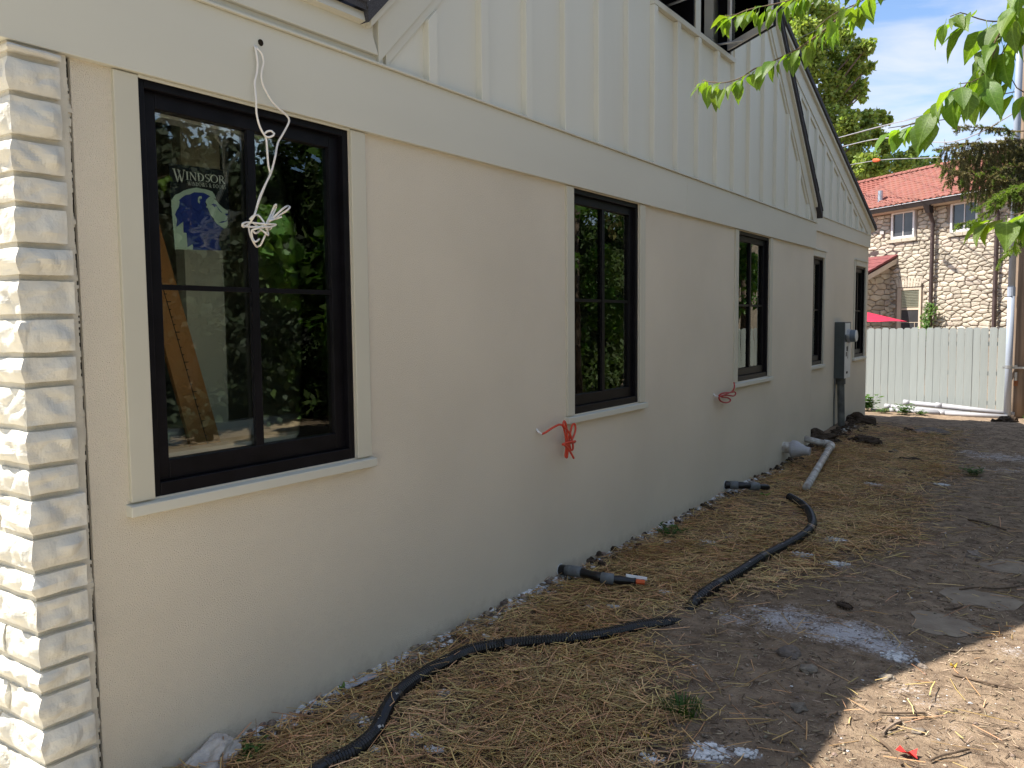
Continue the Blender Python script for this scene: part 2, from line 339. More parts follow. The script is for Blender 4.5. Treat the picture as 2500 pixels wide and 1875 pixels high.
# ---------------------------------------------------------------- ground
def sstep(a, b, x):
    t = np.clip((x - a) / (b - a), 0, 1); return t * t * (3 - 2 * t)
WV = [(nr.uniform(0, 6.28), nr.uniform(0, 6.28), f, nr.uniform(0, 6.28), nr.uniform(0, 6.28)) for f in (1.3, 2.1, 3.7, 5.9, 9.1, 14.0, 21.0, 33.0)]
def lumps(x, y):
    h = 0
    for a, b, f, p, q in WV: h = h + (0.6 / f) * np.sin(f * (x * math.cos(a) + y * math.sin(a)) + p) * np.sin(f * 1.13 * (x * math.cos(b) - y * math.sin(b)) + q)
    return h
LIME = [(1.097,4.124,.26,.5),(1.32,4.238,.31,.75),(1.616,4.183,.27,.9),(1.78,4.113,.19,.9),(1.869,4.008,.12,.8),(1.215,3.926,.25,.3),(1.466,2.763,.10,1.),(1.44,2.70,.06,1.),(1.582,2.811,.07,.7),
 (1.07,5.43,.10,1.),(1.168,5.902,.11,1.),(1.303,5.336,.10,.95),(.45,5.402,.09,.9),(.469,5.678,.14,.6),(.219,5.257,.06,.9),(.621,4.26,.04,1.),(1.06,5.06,.08,.5),(2.323,4.368,.15,.5),
 (1.899,10.473,.55,.62),(1.56,10.677,.3,.6),(1.394,9.918,.35,.45),(1.95,9.6,.4,.5),(1.03,8.102,.09,1.),(.963,8.153,.08,1.),(1.522,8.447,.10,.6),(.385,2.577,.05,1.),(.29,2.22,.07,1.),(.534,2.242,.04,1.),(.177,3.184,.035,1.),
 (.381,3.832,.035,1.),(.488,3.915,.055,1.),(.618,4.276,.045,1.),(.648,2.203,.05,.8),(.377,4.412,.06,.7),(.445,2.085,.05,.9),(1.312,2.595,.06,.7),(2.016,3.641,.22,.42),(2.119,3.346,.25,.3),(1.995,3.342,.1,.4),(1.75,4.25,.2,.6),(1.27,2.73,.1,.3)]
def limef(x, y):
    s = 0
    for a, b, r, k in LIME: s = np.maximum(s, k * np.exp(-(((x - a) / r) ** 2 + ((y - b) / (r * 0.85)) ** 2) * 1.1))
    return s
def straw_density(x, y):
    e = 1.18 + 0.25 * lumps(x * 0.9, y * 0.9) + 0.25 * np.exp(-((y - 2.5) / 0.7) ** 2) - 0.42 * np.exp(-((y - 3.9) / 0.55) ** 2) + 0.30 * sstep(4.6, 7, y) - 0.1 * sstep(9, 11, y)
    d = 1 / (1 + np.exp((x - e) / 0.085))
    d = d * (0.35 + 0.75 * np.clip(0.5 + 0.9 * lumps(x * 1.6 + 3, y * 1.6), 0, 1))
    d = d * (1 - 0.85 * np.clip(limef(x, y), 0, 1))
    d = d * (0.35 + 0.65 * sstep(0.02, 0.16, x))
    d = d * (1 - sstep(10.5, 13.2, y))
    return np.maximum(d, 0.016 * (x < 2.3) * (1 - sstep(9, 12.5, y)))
def hgt(x, y):
    x = np.asarray(x, float); y = np.asarray(y, float)
    base = -0.43 * sstep(12.8, 18.4, y) - 0.25 * sstep(19.5, 27, y)
    amp = 0.030 * np.exp(-np.maximum(np.abs(x - 1.2) - 2.0, 0) * 0.5)
    h = base + amp * lumps(x, y) * (0.55 + 0.45 * sstep(9, 12, y))
    edge = np.exp(-np.maximum(x, 0) / 0.07) * (x > -0.2) * sstep(1.2, 2, y)
    h = h + edge * (0.012 + 0.035 * np.maximum(0, lumps(x * 2 + 5, y * 2.3)))
    h = h + 0.10 * np.exp(-np.maximum(x + 0.1, 0) / 0.35) * sstep(8.2, 9.9, y) * (1 - sstep(12.9, 14, y)) * (0.7 + 0.6 * lumps(x * 1.5, y * 1.5))
    h = h + 0.05 * np.exp(-(((x - 0.9) / 0.8) ** 2 + ((y - 11.6) / 0.5) ** 2))
    h = h + 0.06 * sstep(13.2, 13.8, y) * (1 - sstep(14.2, 16, y)) * (0.4 + np.abs(lumps(x * 1.7, y)))
    return h
def gz(x, y): return float(hgt(x, y))
def make_ground():
    xs = np.concatenate([np.array([-600, -200, -80, -40, -20, -10, -6, -3, -1.5, -0.8]), np.arange(-0.4, 3.0, 0.028), np.array([3.2, 3.6, 4.2, 5, 6.5, 9, 14, 25, 50, 120, 300, 700])])
    ys = np.concatenate([np.array([-600, -200, -80, -30, -12, -5, -2, -0.5, 0.4, 1.0]), np.arange(1.3, 8, 0.028), np.arange(8, 20, 0.07), np.array([20.5, 21.5, 23, 26, 30, 40, 60, 100, 200, 400, 800])])
    X, Y = np.meshgrid(xs, ys); Z = hgt(X, Y)
    v = np.stack([X.ravel(), Y.ravel(), Z.ravel()], 1); nx, ny = len(xs), len(ys)
    i = (np.arange(ny - 1)[:, None] * nx + np.arange(nx - 1)[None, :]).ravel()
    f = np.stack([i, i + 1, i + nx + 1, i + nx], 1)
    o = np_mesh('ground', v, f, groundm, smooth=True); o['kind'] = 'structure'
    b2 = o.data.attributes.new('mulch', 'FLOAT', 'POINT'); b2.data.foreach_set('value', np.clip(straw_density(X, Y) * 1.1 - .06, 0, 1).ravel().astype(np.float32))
    a = o.data.attributes.new('lime', 'FLOAT', 'POINT'); a.data.foreach_set('value', limef(X, Y).ravel().astype(np.float32))
make_ground()
k = MB(); k.box(-7, 7, -6, 1.10, -0.2, 0.02); k.build('path', mat('bounce_concrete', (0.62, 0.55, 0.43), 0.9, 0.06, 2, 0.3, 60))['kind'] = 'structure'  # unseen pale slab added to bounce warm sunlight onto the lower wall

# ---------------------------------------------------------------- the new house
house = thing('house', 'beige stucco house with cream board-and-batten gable and black windows', 'house', (-2, 6, 0))
XF = -0.15                                             # wall face of the set-back far section
def wall_piece(name, x0, x1, y0, y1, z0, z1, holes, m):
    b = MB(); ycur = y0
    for (a, c, d, e) in sorted(holes):
        b.box(x0, x1, ycur, a, z0, z1); b.box(x0, x1, a, c, z0, d); b.box(x0, x1, a, c, e, z1); ycur = c
    b.box(x0, x1, ycur, y1, z0, z1)
    return b.build(name, m, house)
WIN = [(1.571, 2.500, 0.965, 2.318), (4.330, 5.230, 0.968, 2.318), (7.240, 8.150, 0.975, 2.316)]
WINF = [(10.19, 10.87, 0.965, 2.285), (12.66, 13.35, 0.968, 2.285)]
wall_piece('stucco_wall', -0.15, 0.0, 1.361, 9.797, -0.4, 2.50, WIN, stucco)
wall_piece('stucco_wall', -0.30, XF, 9.797, 13.56, -0.5, 2.70, WINF, stucco)
b = MB(); b.box(-8, -0.30, 13.41, 13.56, -0.5, 2.9); b.build('end_wall', stucco, house)
b = MB(); b.box(-6, -0.46, 1.17, 1.32, -0.4, 2.6); b.build('front_wall', paintstone, house)
# interior: seen through the panes
b = MB(); b.box(-3.7, -3.6, 1.33, 9.7, -0.1, 2.5); b.box(-3.6, -0.15, 1.325, 1.345, 0.0, 2.5); b.box(-3.6, -0.3, 6.0, 6.1, 0, 2.5); b.box(-3.6, -0.16, 9.65, 9.75, 0, 2.5)
b.build('interior_wall', drywall, house)
b = MB(); b.box(-3.6, -0.15, 1.345, 9.65, 0.1, 0.16); b.build('interior_floor', concrete_floor, house)
b = MB(); b.box(-3.6, -0.15, 1.345, 9.65, 2.42, 2.48); b.build('interior_ceiling', drywall, house)
b = MB(); b.box(-0.68, -0.62, 2.15, 2.34, 0.16, 2.42); b.build('partition_board', drywall, house)
b = MB(); b.box(-0.66, -0.60, 1.36, 3.3, 1.03, 1.10); b.build('interior_rail', whitef, house)
b = MB(); b.box(-3.2, -0.35, 9.9, 13.4, 0.1, 0.16); b.box(-3.3, -3.2, 9.9, 13.4, 0, 2.7); b.box(-3.2, -0.30, 9.8, 9.9, 0, 2.7); b.box(-3.2, -0.3, 13.3, 13.4, 0, 2.7); b.box(-3.2, -.3, 9.9, 13.3, 2.62, 2.68)
b.build('far_interior', plywood, house)

def window(x, y0, y1, z0, z1, cas=0.084, ctop=None, mcols=1, far=False):
    f = MB(); w = 0.03
    f.box(x - 0.10, x - 0.004, y0, y0 + w, z0, z1); f.box(x - 0.10, x - 0.004, y1 - w, y1, z0, z1)
    f.box(x - 0.10, x - 0.004, y0 + w, y1 - w, z0, z0 + w + 0.015); f.box(x - 0.10, x - 0.004, y0 + w, y1 - w, z1 - w, z1)
    root = f.build('window', blackf, house, bevel=0.003)
    s = MB(); a0, a1, c0, c1 = y0 + w, y1 - w, z0 + w + 0.015, z1 - w; q = 0.052; xs0, xs1 = x - 0.075, x - 0.030
    s.box(xs0, xs1, a0, a0 + q, c0, c1); s.box(xs0, xs1, a1 - q, a1, c0, c1); s.box(xs0, xs1, a0 + q, a1 - q, c0, c0 + q + 0.015); s.box(xs0, xs1, a0 + q, a1 - q, c1 - q, c1)
    s.build('sash', blackf, root, bevel=0.003)
    g0, g1, h0, h1 = a0 + q, a1 - q, c0 + q + 0.015, c1 - q
    ym, zm = (g0 + g1) / 2, (h0 + h1) / 2
    m = MB(); m.box(x - 0.048, x - 0.032, ym - 0.017, ym + 0.017, h0, h1); m.build('muntin', blackf, root)
    m = MB(); m.box(x - 0.047, x - 0.036, g0, ym - 0.018, zm - 0.009, zm + 0.009); m.box(x - 0.047, x - 0.036, ym + 0.018, g1, zm - 0.009, zm + 0.009); m.build('muntin', blackf, root)
    p = MB(); p.box(x - 0.054, x - 0.049, g0, g1, h0, h1); p.build('pane', glass, root)
    i = MB()
    i.box(x - 0.15, x - 0.077, a0 - 0.0, a0 + q + 0.012, c0, c1); i.box(x - 0.15, x - 0.077, a1 - q - 0.012, a1, c0, c1); i.box(x - 0.15, x - 0.077, a0 + q + .012, a1 - q - .012, c0, h0 + 0.014); i.box(x - 0.15, x - 0.077, a0 + q + .012, a1 - q - .012, h1 - 0.01, c1)
    i.build('interior_liner', whitef, root)
    zt = 2.318 if ctop is None else ctop
    k = MB(); k.box(x - 0.01, x + 0.014, y0 - cas, y0 - 0.001, z0 - 0.001, zt); k.build('casing', casingm, root, bevel=0.003)
    k = MB(); k.box(x - 0.01, x + 0.014, y1 + 0.001, y1 + cas, z0 - 0.001, zt); k.build('casing', casingm, root, bevel=0.003)
    if ctop:
        k = MB(); k.box(x - 0.01, x + 0.018, y0, y1, z1 + 0.002, zt); k.box(x - 0.01, x + 0.034, y0 - cas - 0.01, y1 + cas + 0.01, zt + 0.001, zt + 0.014); k.build('head_casing', trim, root)
    k = MB(); k.prism([(x - 0.03, y0 - cas - 0.012, z0 - 0.002), (x + 0.032, y0 - cas - 0.012, z0 - 0.010), (x + 0.032, y0 - cas - 0.012, z0 - 0.045), (x - 0.01, y0 - cas - 0.012, z0 - 0.045)], (0, y1 - y0 + 2 * cas + 0.024, 0))
    k.build('sill', trim, root, bevel=0.003)
    return root
for q in WIN: window(0.0, *q)
for q in WINF: window(XF, *q, cas=0.055, ctop=2.36)

# frieze, drip caps, siding
def boards(name, x0, x1, z0, z1, ys, m=trim, gap=0.0015):
    for a, c in zip(ys[:-1], ys[1:]):
        k = MB(); k.box(x0, x1, a + gap, c - gap, z0, z1); k.build(name, m, house, bevel=0.002)
boards('frieze_board', -0.02, 0.026, 2.322, 2.606, [1.10, 6.02, 9.805])
boards('frieze_board', XF - 0.02, XF + 0.024, 2.590, 2.772, [9.80, 13.565])
boards('frieze_strip', 0.002, 0.012, 2.312, 2.3215, [1.57, 2.5])
boards('drip_cap', -0.01, 0.040, 2.607, 2.617, [1.10, 2.437, 6.9, 9.81])
boards('drip_cap', XF - 0.02, XF + 0.036, 2.773, 2.783, [9.79, 13.57])
YA = 6.16
GW = (5.48, 6.97, 3.73, 4.95)                          # gable window opening
def zl(y, k): return (y + k) if y <= YA else (2 * YA - y + k)
k0 = 0.10
sd = MB(); zb = 2.617
sd.prismx([(2.50, zb), (GW[0], zb), (GW[0], zl(GW[0], k0))], -0.06, 0.0)
sd.prismx([(GW[0], zb), (GW[1], zb), (GW[1], GW[2]), (GW[0], GW[2])], -0.06, 0.0)
sd.prismx([(GW[0], GW[3]), (GW[1], GW[3]), (GW[1], zl(GW[1], k0)), (YA, zl(YA, k0)), (GW[0], zl(GW[0], k0))], -0.06, 0.0)
sd.prismx([(GW[1], zb), (9.80, zb), (GW[1], zl(GW[1], k0))], -0.06, 0.0)
sd.build('siding_panel', siding, house)
def batten(x, y, z0, z1a, z1b, w=0.062):
    k = MB(); k.prismx([(y, z0), (y + w, z0), (y + w, z1b), (y, z1a)], x - 0.004, x + 0.034); k.build('batten', siding, house, bevel=0.002)
KT = -0.098                                            # lower edge of the thin rake trim
for n in range(18):
    y = 2.985 + 0.4035 * n
    if y > 9.62: break
    ta, tb = zl(y, KT), zl(y + 0.062, KT)
    if min(ta, tb) < 2.66: continue
    if y + 0.062 > GW[0] - 0.03 and y < GW[1] + 0.05: batten(0, y, zb, GW[2] - 0.045, GW[2] - 0.045)
    else: batten(0, y, zb, ta, tb)
def rake(name, x0, x1, ka, kb, m, side, yb0=None, ylo=None):
    k = MB()
    if side < 0:
        k.prismx([(ylo, zl(ylo, ka)), (YA, zl(YA, ka)), (YA, zl(YA, kb)), (ylo, zl(ylo, kb))], x0, x1)
    else:
        k.prismx([(YA, zl(YA, ka)), (ylo, zl(ylo, ka)), (ylo, zl(ylo, kb)), (YA, zl(YA, kb))], x0, x1)
    k.build(name, m, house, bevel=0.002)
rake('rake_trim', -0.004, 0.018, KT, -0.042, trim, -1, ylo=2.718)
rake('rake_trim', -0.004, 0.018, KT, -0.042, trim, 1, ylo=9.60)
rake('rake_board', -0.004, 0.030, -0.041, 0.150, trim, -1, ylo=2.66)
rake('rake_board', -0.004, 0.030, -0.041, 0.150, trim, 1, ylo=9.66)
rake('rake_fascia', -0.02, 0.060, 0.1515, 0.192, trim, -1, ylo=2.585)
rake('rake_fascia', -0.02, 0.060, 0.1515, 0.192, soffit if False else trim, 1, ylo=9.70)
# right foot of the gable return
k = MB(); k.box(-0.06, 0.028, 9.66, 9.80, 2.618, 2.80); k.build('return_block', trim, house, bevel=0.003)
# eave to the left of the gable: flat board, tilted fascia
k = MB(); k.prismx([(1.10, 2.648), (2.66, 2.648), (2.608, 2.765), (1.10, 2.765)], -0.02, 0.030); k.build('eave_board', trim, house, bevel=0.003)
k = MB(); k.box(-0.02, 0.012, 1.10, 2.70, 2.618, 2.647); k.build('bed_strip', trim, house)
k = MB(); k.prism([(0.031, 1.08, 2.745), (0.062, 1.08, 2.752), (0.052, 1.08, 2.79), (-0.02, 1.08, 2.79)], (0, 1.495, 0)); k.build('eave_fascia', trim, house)
# roofs (thick slabs, shingle courses on top)
def slab(name, pts, th, m, par=house):
    k = MB(); k.prism(pts, th); return k.build(name, m, par)
xo = 0.080
def roof_gable():
    k = MB()
    a, c = 0.194, 0.262
    for side in (-1, 1):
        ye = 2.55 if side < 0 else 9.85
        P = [(ye, zl(ye, a)), (YA, zl(YA, a)), (YA, zl(YA, c)), (ye, zl(ye, c))] if side < 0 else [(YA, zl(YA, a)), (ye, zl(ye, a)), (ye, zl(ye, c)), (YA, zl(YA, c))]
        k.prismx(P, -7.0, xo)
    r = k.build('gable_roof', shingle, house)
    # uneven shingle butts along the right rake edge and by the left foot
    for i in range(30):
        b2 = MB(); y = 9.84 - i * 0.098; z = zl(y, c)
        b2.prismx([(y, z - 0.002), (y + 0.0, z + 0.012), (y - 0.12, z + 0.124), (y - 0.12, z + 0.116)], -0.30, xo + 0.006 + 0.006 * rng.random()); b2.build('shingle', shingle, r)
    for i in range(12):
        b2 = MB(); y = 2.54 + i * 0.098; z = zl(y, c)
        b2.prismx([(y, z - 0.002), (y + 0.12, z + 0.118), (y + 0.12, z + 0.122), (y, z + 0.014)], -0.5, xo + 0.004 * rng.random()); b2.build('shingle', shingle, r)
roof_gable()
k = MB(); k.prism([(0.075, 1.04, 2.790), (-3.9, 1.04, 6.765), (-3.9, 2.55, 6.765), (0.075, 2.55, 2.790)], (0.0, 0, 0.04)); er = k.build('eave_roof', shingle, house)
for i in range(9):
    for j in range(6):
        y0 = 1.04 + j * 0.255 + (0.12 if i % 2 else 0) + rng.uniform(-.01, .01); y1 = min(y0 + 0.25, 2.55)
        if y1 - y0 < 0.03: continue
        x = 0.085 - i * 0.10; z = 2.83 + i * 0.10
        b2 = MB(); b2.quad((x, y0, z), (x, y1, z), (x - 0.115, y1, z + 0.118), (x - 0.115, y0, z + 0.118)); b2.quad((x, y0, z), (x, y1, z), (x - .004, y1, z - 0.012), (x - .004, y0, z - 0.012)); b2.build('shingle', shingle, er)
slab('rear_roof', [(-3.9, 1.04, 6.765), (-8.5, 1.04, 2.6), (-8.5, 9.9, 2.6), (-3.9, 9.9, 6.765)], (0, 0, 0.05), shingle)
slab('front_roof_link', [(-3.9, 1.04, 6.765), (-3.9, 9.75, 6.765), (-0.14, 9.75, 2.965), (-0.14, 1.045, 2.965)], (0, 0, 0.04), shingle)
b = MB(); b.box(-8.4, -8.2, 1.2, 13.5, -.4, 2.75); b.build('rear_wall', stucco, house)
b = MB(); b.box(-0.5, -0.021, 1.105, 1.33, 2.325, 2.74); b.build('front_frieze', trim, house)
b = MB(); b.prism([(-0.1, 1.2, 2.6), (-8.2, 1.2, 2.6), (-3.9, 1.2, 6.7)], (0, 0.1, 0)); b.build('front_gable', siding, house)

# far section: lower pitch
def zf(y, k): return 4.066 - 0.346 * (y - 9.52) + k
x = XF
def frake(name, x0, x1, ka, kb, m, yend, y0=7.0):
    k = MB(); k.prismx([(y0, zf(y0, ka)), (yend, zf(yend, ka)), (yend, zf(yend, kb)), (y0, zf(y0, kb))], x0, x1); k.build(name, m, house, bevel=0.002)
k = MB(); k.prismx([(7.0, 2.78), (13.56, 2.78), (7.0, zf(7.0, 0.25))], x - 0.08, x); k.build('siding_panel', siding, house)
frake('rake_trim', x - 0.004, x + 0.018, -0.005, 0.052, trim, 13.30)
frake('rake_board', x - 0.004, x + 0.028, 0.053, 0.222, trim, 13.575)
frake('rake_fascia', x - 0.02, x + 0.058, 0.2235, 0.262, trim, 13.70)
frake('far_roof', x - 7.0, x + 0.078, 0.264, 0.322, shingle, 13.76, 5.0)
k = MB(); k.box(x - 0.05, x + 0.026, 13.30, 13.57, 2.784, zf(13.57, 0.052)); k.build('return_block', trim, house)
for n in range(-6, 8):
    y = 10.724 + 0.384 * n
    t = zf(y, -0.006), zf(y + 0.062, -0.006)
    if min(t) < 2.80: continue
    batten(x, y, 2.783, *t)

# gable window with both sashes swung open
def gable_window():
    y0, y1, z0, z1 = GW; w = 0.022
    f = MB(); f.box(-0.09, 0.012, y0, y1, z0 - 0.0, z0 + w); f.box(-0.09, 0.012, y0, y1, z1 - w, z1)
    for a in (y0, 6.18 - w, 6.28, y1 - w): f.box(-0.09, 0.012, a, a + w, z0 + w, z1 - w)
    root = f.build('gable_window', blackf, house)
    k = MB(); k.box(-0.09, 0.022, 6.18, 6.28, z0 + .001, z1); k.build('mullion', trim, root)
    k = MB(); k.box(-0.01, 0.036, y0 - 0.075, y1 + 0.075, z0 - 0.042, z0 - 0.002); k.build('sill', trim, root, bevel=0.003)
    for a in (y0 - 0.06, y1 + 0.002):
        k = MB(); k.box(-0.01, 0.020, a, a + 0.058, z0, z1 + .05); k.build('casing', trim, root)
    k = MB(); k.box(-2.5, -2.45, 4.2, 8.2, 2.7, 5.2); k.box(-2.5, -0.08, 4.2, 4.25, 2.7, 5); k.box(-2.5, -0.08, 8.2, 8.25, 2.7, 5); k.box(-2.5, -0.08, 4.2, 8.2, 5.2, 5.25); k.box(-2.5, -0.08, 4.2, 8.2, 2.65, 2.7); k.build('attic_room', plywood, house)
    for hy, sgn, ang in ((y0 + 0.03, 1, R(57)), (y1 - 0.035, -1, R(51))):
        d = Vector((math.sin(ang), sgn * math.cos(ang), 0)); nrm = Vector((math.cos(ang), -sgn * math.sin(ang), 0))
        o = Vector((0.012, hy, 0)); L = 0.635
        def bar(mb, s0, s1, a, c, t0, t1):
            P = [o + d * s0 + nrm * t0, o + d * s1 + nrm * t0, o + d * s1 + nrm * t1, o + d * s0 + nrm * t1]
            mb.prism([(p.x, p.y, a) for p in P], (0, 0, c - a))
        s = MB(); q = 0.045; za, zc = z0 + 0.03, z1 - 0.03
        for t0, t1, mi in ((0.0, 0.018, 0), (-0.022, -0.001, 1)):
            s.mi = mi
            e = 0.0 if mi == 0 else 0.008
            bar(s, e, q, za + e, zc - e, t0, t1); bar(s, L - q, L - e, za + e, zc - e, t0, t1); bar(s, q, L - q, za + e, za + q + .015, t0, t1); bar(s, q, L - q, zc - q, zc - e, t0, t1)
        so_ = s.build('open_sash', [blackf, whitef], root)
        p = MB(); bar(p, q, L - q, za + q + .015, zc - q, 0.002, 0.007); p.build('pane', glass, so_)
        m = MB(); bar(m, L / 2 - 0.015, L / 2 + 0.015, za + q + .015, zc - q, 0.009, 0.017); m.build('muntin', blackf, so_)
        h = MB(); h.tube([(-0.02, hy + sgn * 0.2, z0 + 0.04), tuple(o + d * 0.25 - nrm * 0.01 + Vector((0, 0, z0 + 0.045)))], 0.009, 6); h.build('hinge_arm', galv, so_)
gable_window()

# rough painted stone pier at the corner
def split_block(name, x0, x1, y0, y1, z0, z1, seed, fx=True, fy=True, parent=None):
    bm = bmesh.new(); nx, ny, nz = max(2, int((x1 - x0) / 0.010)), max(2, int((y1 - y0) / 0.008)), max(3, int((z1 - z0) / 0.007))
    def face(fn, a, c, flip):
        g = [[bm.verts.new(fn(i / a, j / c)) for j in range(c + 1)] for i in range(a + 1)]
        for i in range(a):
            for j in range(c):
                q = [g[i][j], g[i + 1][j], g[i + 1][j + 1], g[i][j + 1]]
                bm.faces.new(q if not flip else q[::-1])
    L = lambda a, c, t: a + (c - a) * t
    face(lambda s, t: (x1, L(y0, y1, s), L(z0, z1, t)), ny, nz, False)
    face(lambda s, t: (L(x0, x1, s), y0, L(z0, z1, t)), nx, nz, False)
    face(lambda s, t: (L(x0, x1, s), L(y0, y1, t), z1), nx, ny, False)
    face(lambda s, t: (L(x0, x1, s), L(y0, y1, t), z0), nx, ny, True)
    face(lambda s, t: (L(x0, x1, s), y1, L(z0, z1, t)), nx, nz, True)
    bmesh.ops.remove_doubles(bm, verts=bm.verts, dist=1e-5)
    off = Vector((seed * 3.1, seed * 1.3, 0))
    for v in bm.verts:
        c = v.co
        ez = min(c.z - z0, z1 - c.z); ey = min(y1 - c.y, 0.05); edge = max(0.0, min(1, ez / 0.030)) ** .8 * (0.25 + 0.75 * min(1, (y1 - c.y) / 0.03))
        n_ = mnoise.noise(c * 9 + off) * 0.6 + mnoise.noise(c * 21 + off) * 0.35 + abs(mnoise.noise(c * 13 - off)) * 0.7 - 0.2
        n2 = mnoise.noise(c * 50 + off) * 0.12
        a = 0.026 * edge * (0.40 + n_) - 0.006 + 0.006 * n2
        if c.x > x1 - 1e-4: v.co.x += a
        if c.y < y0 + 1e-4: v.co.y -= a * 1.25
        if edge < 0.3: v.co.z += 0.003 * mnoise.noise(c * 17 + off)
    me = bpy.data.meshes.new(name); bm.to_mesh(me); bm.free(); me.materials.append(paintstone)
    return link(me, name, parent)
def pier():
    m = MB(); m.box(-0.46, 0.012, 1.180, 1.343, -0.3, 2.321)
    p = m.build('stone_pier', mortar, house)
    zs = [2.316, 2.282, 2.177, 2.058, 1.957, 1.873, 1.76, 1.669, 1.557, 1.448, 1.361, 1.238, 1.126, 1.037, .922, .818, .739, .635, .53, .456, .35, .24, .14, .03, -.08]
    zs = zs[1:]; top = 2.318
    for i, zlow in enumerate(zs):
        z1, z0 = top - 0.009, zlow + 0.009; top = zlow
        cut = rng.choice((0.16, 0.22, 0.3)); j = rng.uniform(-.004, .004)
        split_block('stone', -cut, 0.038 + j, 1.165, 1.322 + rng.uniform(-.012, .008), z0, z1, i + 1, parent=p)
        xx = -cut - 0.010
        split_block('stone', -0.46, xx, 1.168, 1.30, z0, z1, i + 40, parent=p)
    # ragged dark gap between pier and stucco
    g = MB(); g.box(-0.05, -0.012, 1.3435, 1.3605, -0.2, 2.32); g.build('open_joint', crackm, house)
    e = MB(); zc = -0.2; w = .005
    while zc < 2.3:
        h = rng.uniform(0.006, 0.014); w = min(.0125, max(0.001, w + rng.gauss((.0055 - w) * .12, 0.0014)))
        e.box(-0.03, rng.uniform(.0, .009), 1.3425, 1.344 + min(w, .0145), zc, zc + h); zc += h
    e.build('joint_edge', mortar, p)
pier()
# ---------------------------------------------------------------- neighbouring stone house
P0 = Vector((-1.330, 30.325, 0)); DV = Vector((-0.8141, 0.5807, 0)); NV = Vector((0.5807, 0.8141, 0))
def HW(s, z, off=0.0): return P0 + DV * s + NV * off + Vector((0, 0, z))     # off < 0: towards the yard
stone_house = thing('stone_house', 'field-stone house with red clay tile roof behind the fence', 'house', tuple(HW(0, -0.6, 3)))
def hbox(mb, s0, s1, z0, z1, o0, o1):
    mb.prism([HW(s0, z0, o0), HW(s1, z0, o0), HW(s1, z0, o1), HW(s0, z0, o1)], (0, 0, z1 - z0))
def clip(poly, p, n):
    out = []
    for i in range(len(poly)):
        a, c = poly[i], poly[(i + 1) % len(poly)]
        da = (a[0] - p[0]) * n[0] + (a[1] - p[1]) * n[1]; dc = (c[0] - p[0]) * n[0] + (c[1] - p[1]) * n[1]
        if da <= 0: out.append(a)
        if da * dc < 0:
            t = da / (da - dc); out.append((a[0] + (c[0] - a[0]) * t, a[1] + (c[1] - a[1]) * t))
    return out
def cells(u0, u1, v0, v1, du, dv, rg, holes=()):
    seeds = []; v = v0 + dv * 0.4; row = 0
    while v < v1:
        u = u0 + rg.uniform(0, du * 0.6)
        while u < u1:
            seeds.append((u + rg.uniform(-.2, .2) * du, v + rg.uniform(-.33, .33) * dv)); u += du * rg.uniform(0.6, 1.5)
        v += dv * rg.uniform(0.8, 1.15); row += 1
    KV = 2.0; res = []
    for i, (a, c) in enumerate(seeds):
        if any(h[0] < a < h[1] and h[2] < c < h[3] for h in holes): continue
        poly = [(u0, v0), (u1, v0), (u1, v1), (u0, v1)]
        for j, (d, e) in enumerate(seeds):
            if i == j or abs(d - a) > 3 * du or abs(e - c) > 4 * dv: continue
            mx_, my = (a + d) / 2, (c + e) / 2
            poly = clip(poly, (mx_, my), (d - a, (e - c) * KV * KV))
            if not poly: break
        for h in holes:                               # keep clear of the openings
            if not poly: break
            hx, hy = (h[0] + h[1]) / 2, (h[2] + h[3]) / 2
            if a <= h[0]: n_ = (1, 0); p_ = (h[0], 0)
            elif a >= h[1]: n_ = (-1, 0); p_ = (h[1], 0)
            elif c <= h[2]: n_ = (0, 1); p_ = (0, h[2])
            else: n_ = (0, -1); p_ = (0, h[3])
            if h[0] - 2 * du < a < h[1] + 2 * du and h[2] - 2 * dv < c < h[3] + 2 * dv: 
                if any(h[0] < q[0] < h[1] and h[2] < q[1] < h[3] for q in poly): poly = clip(poly, p_, n_)
        if poly and len(poly) >= 3:
            area = abs(sum(poly[k][0] * poly[(k + 1) % len(poly)][1] - poly[(k + 1) % len(poly)][0] * poly[k][1] for k in range(len(poly)))) / 2
            if area > du * dv * 0.12: res.append((poly, area))
    return res
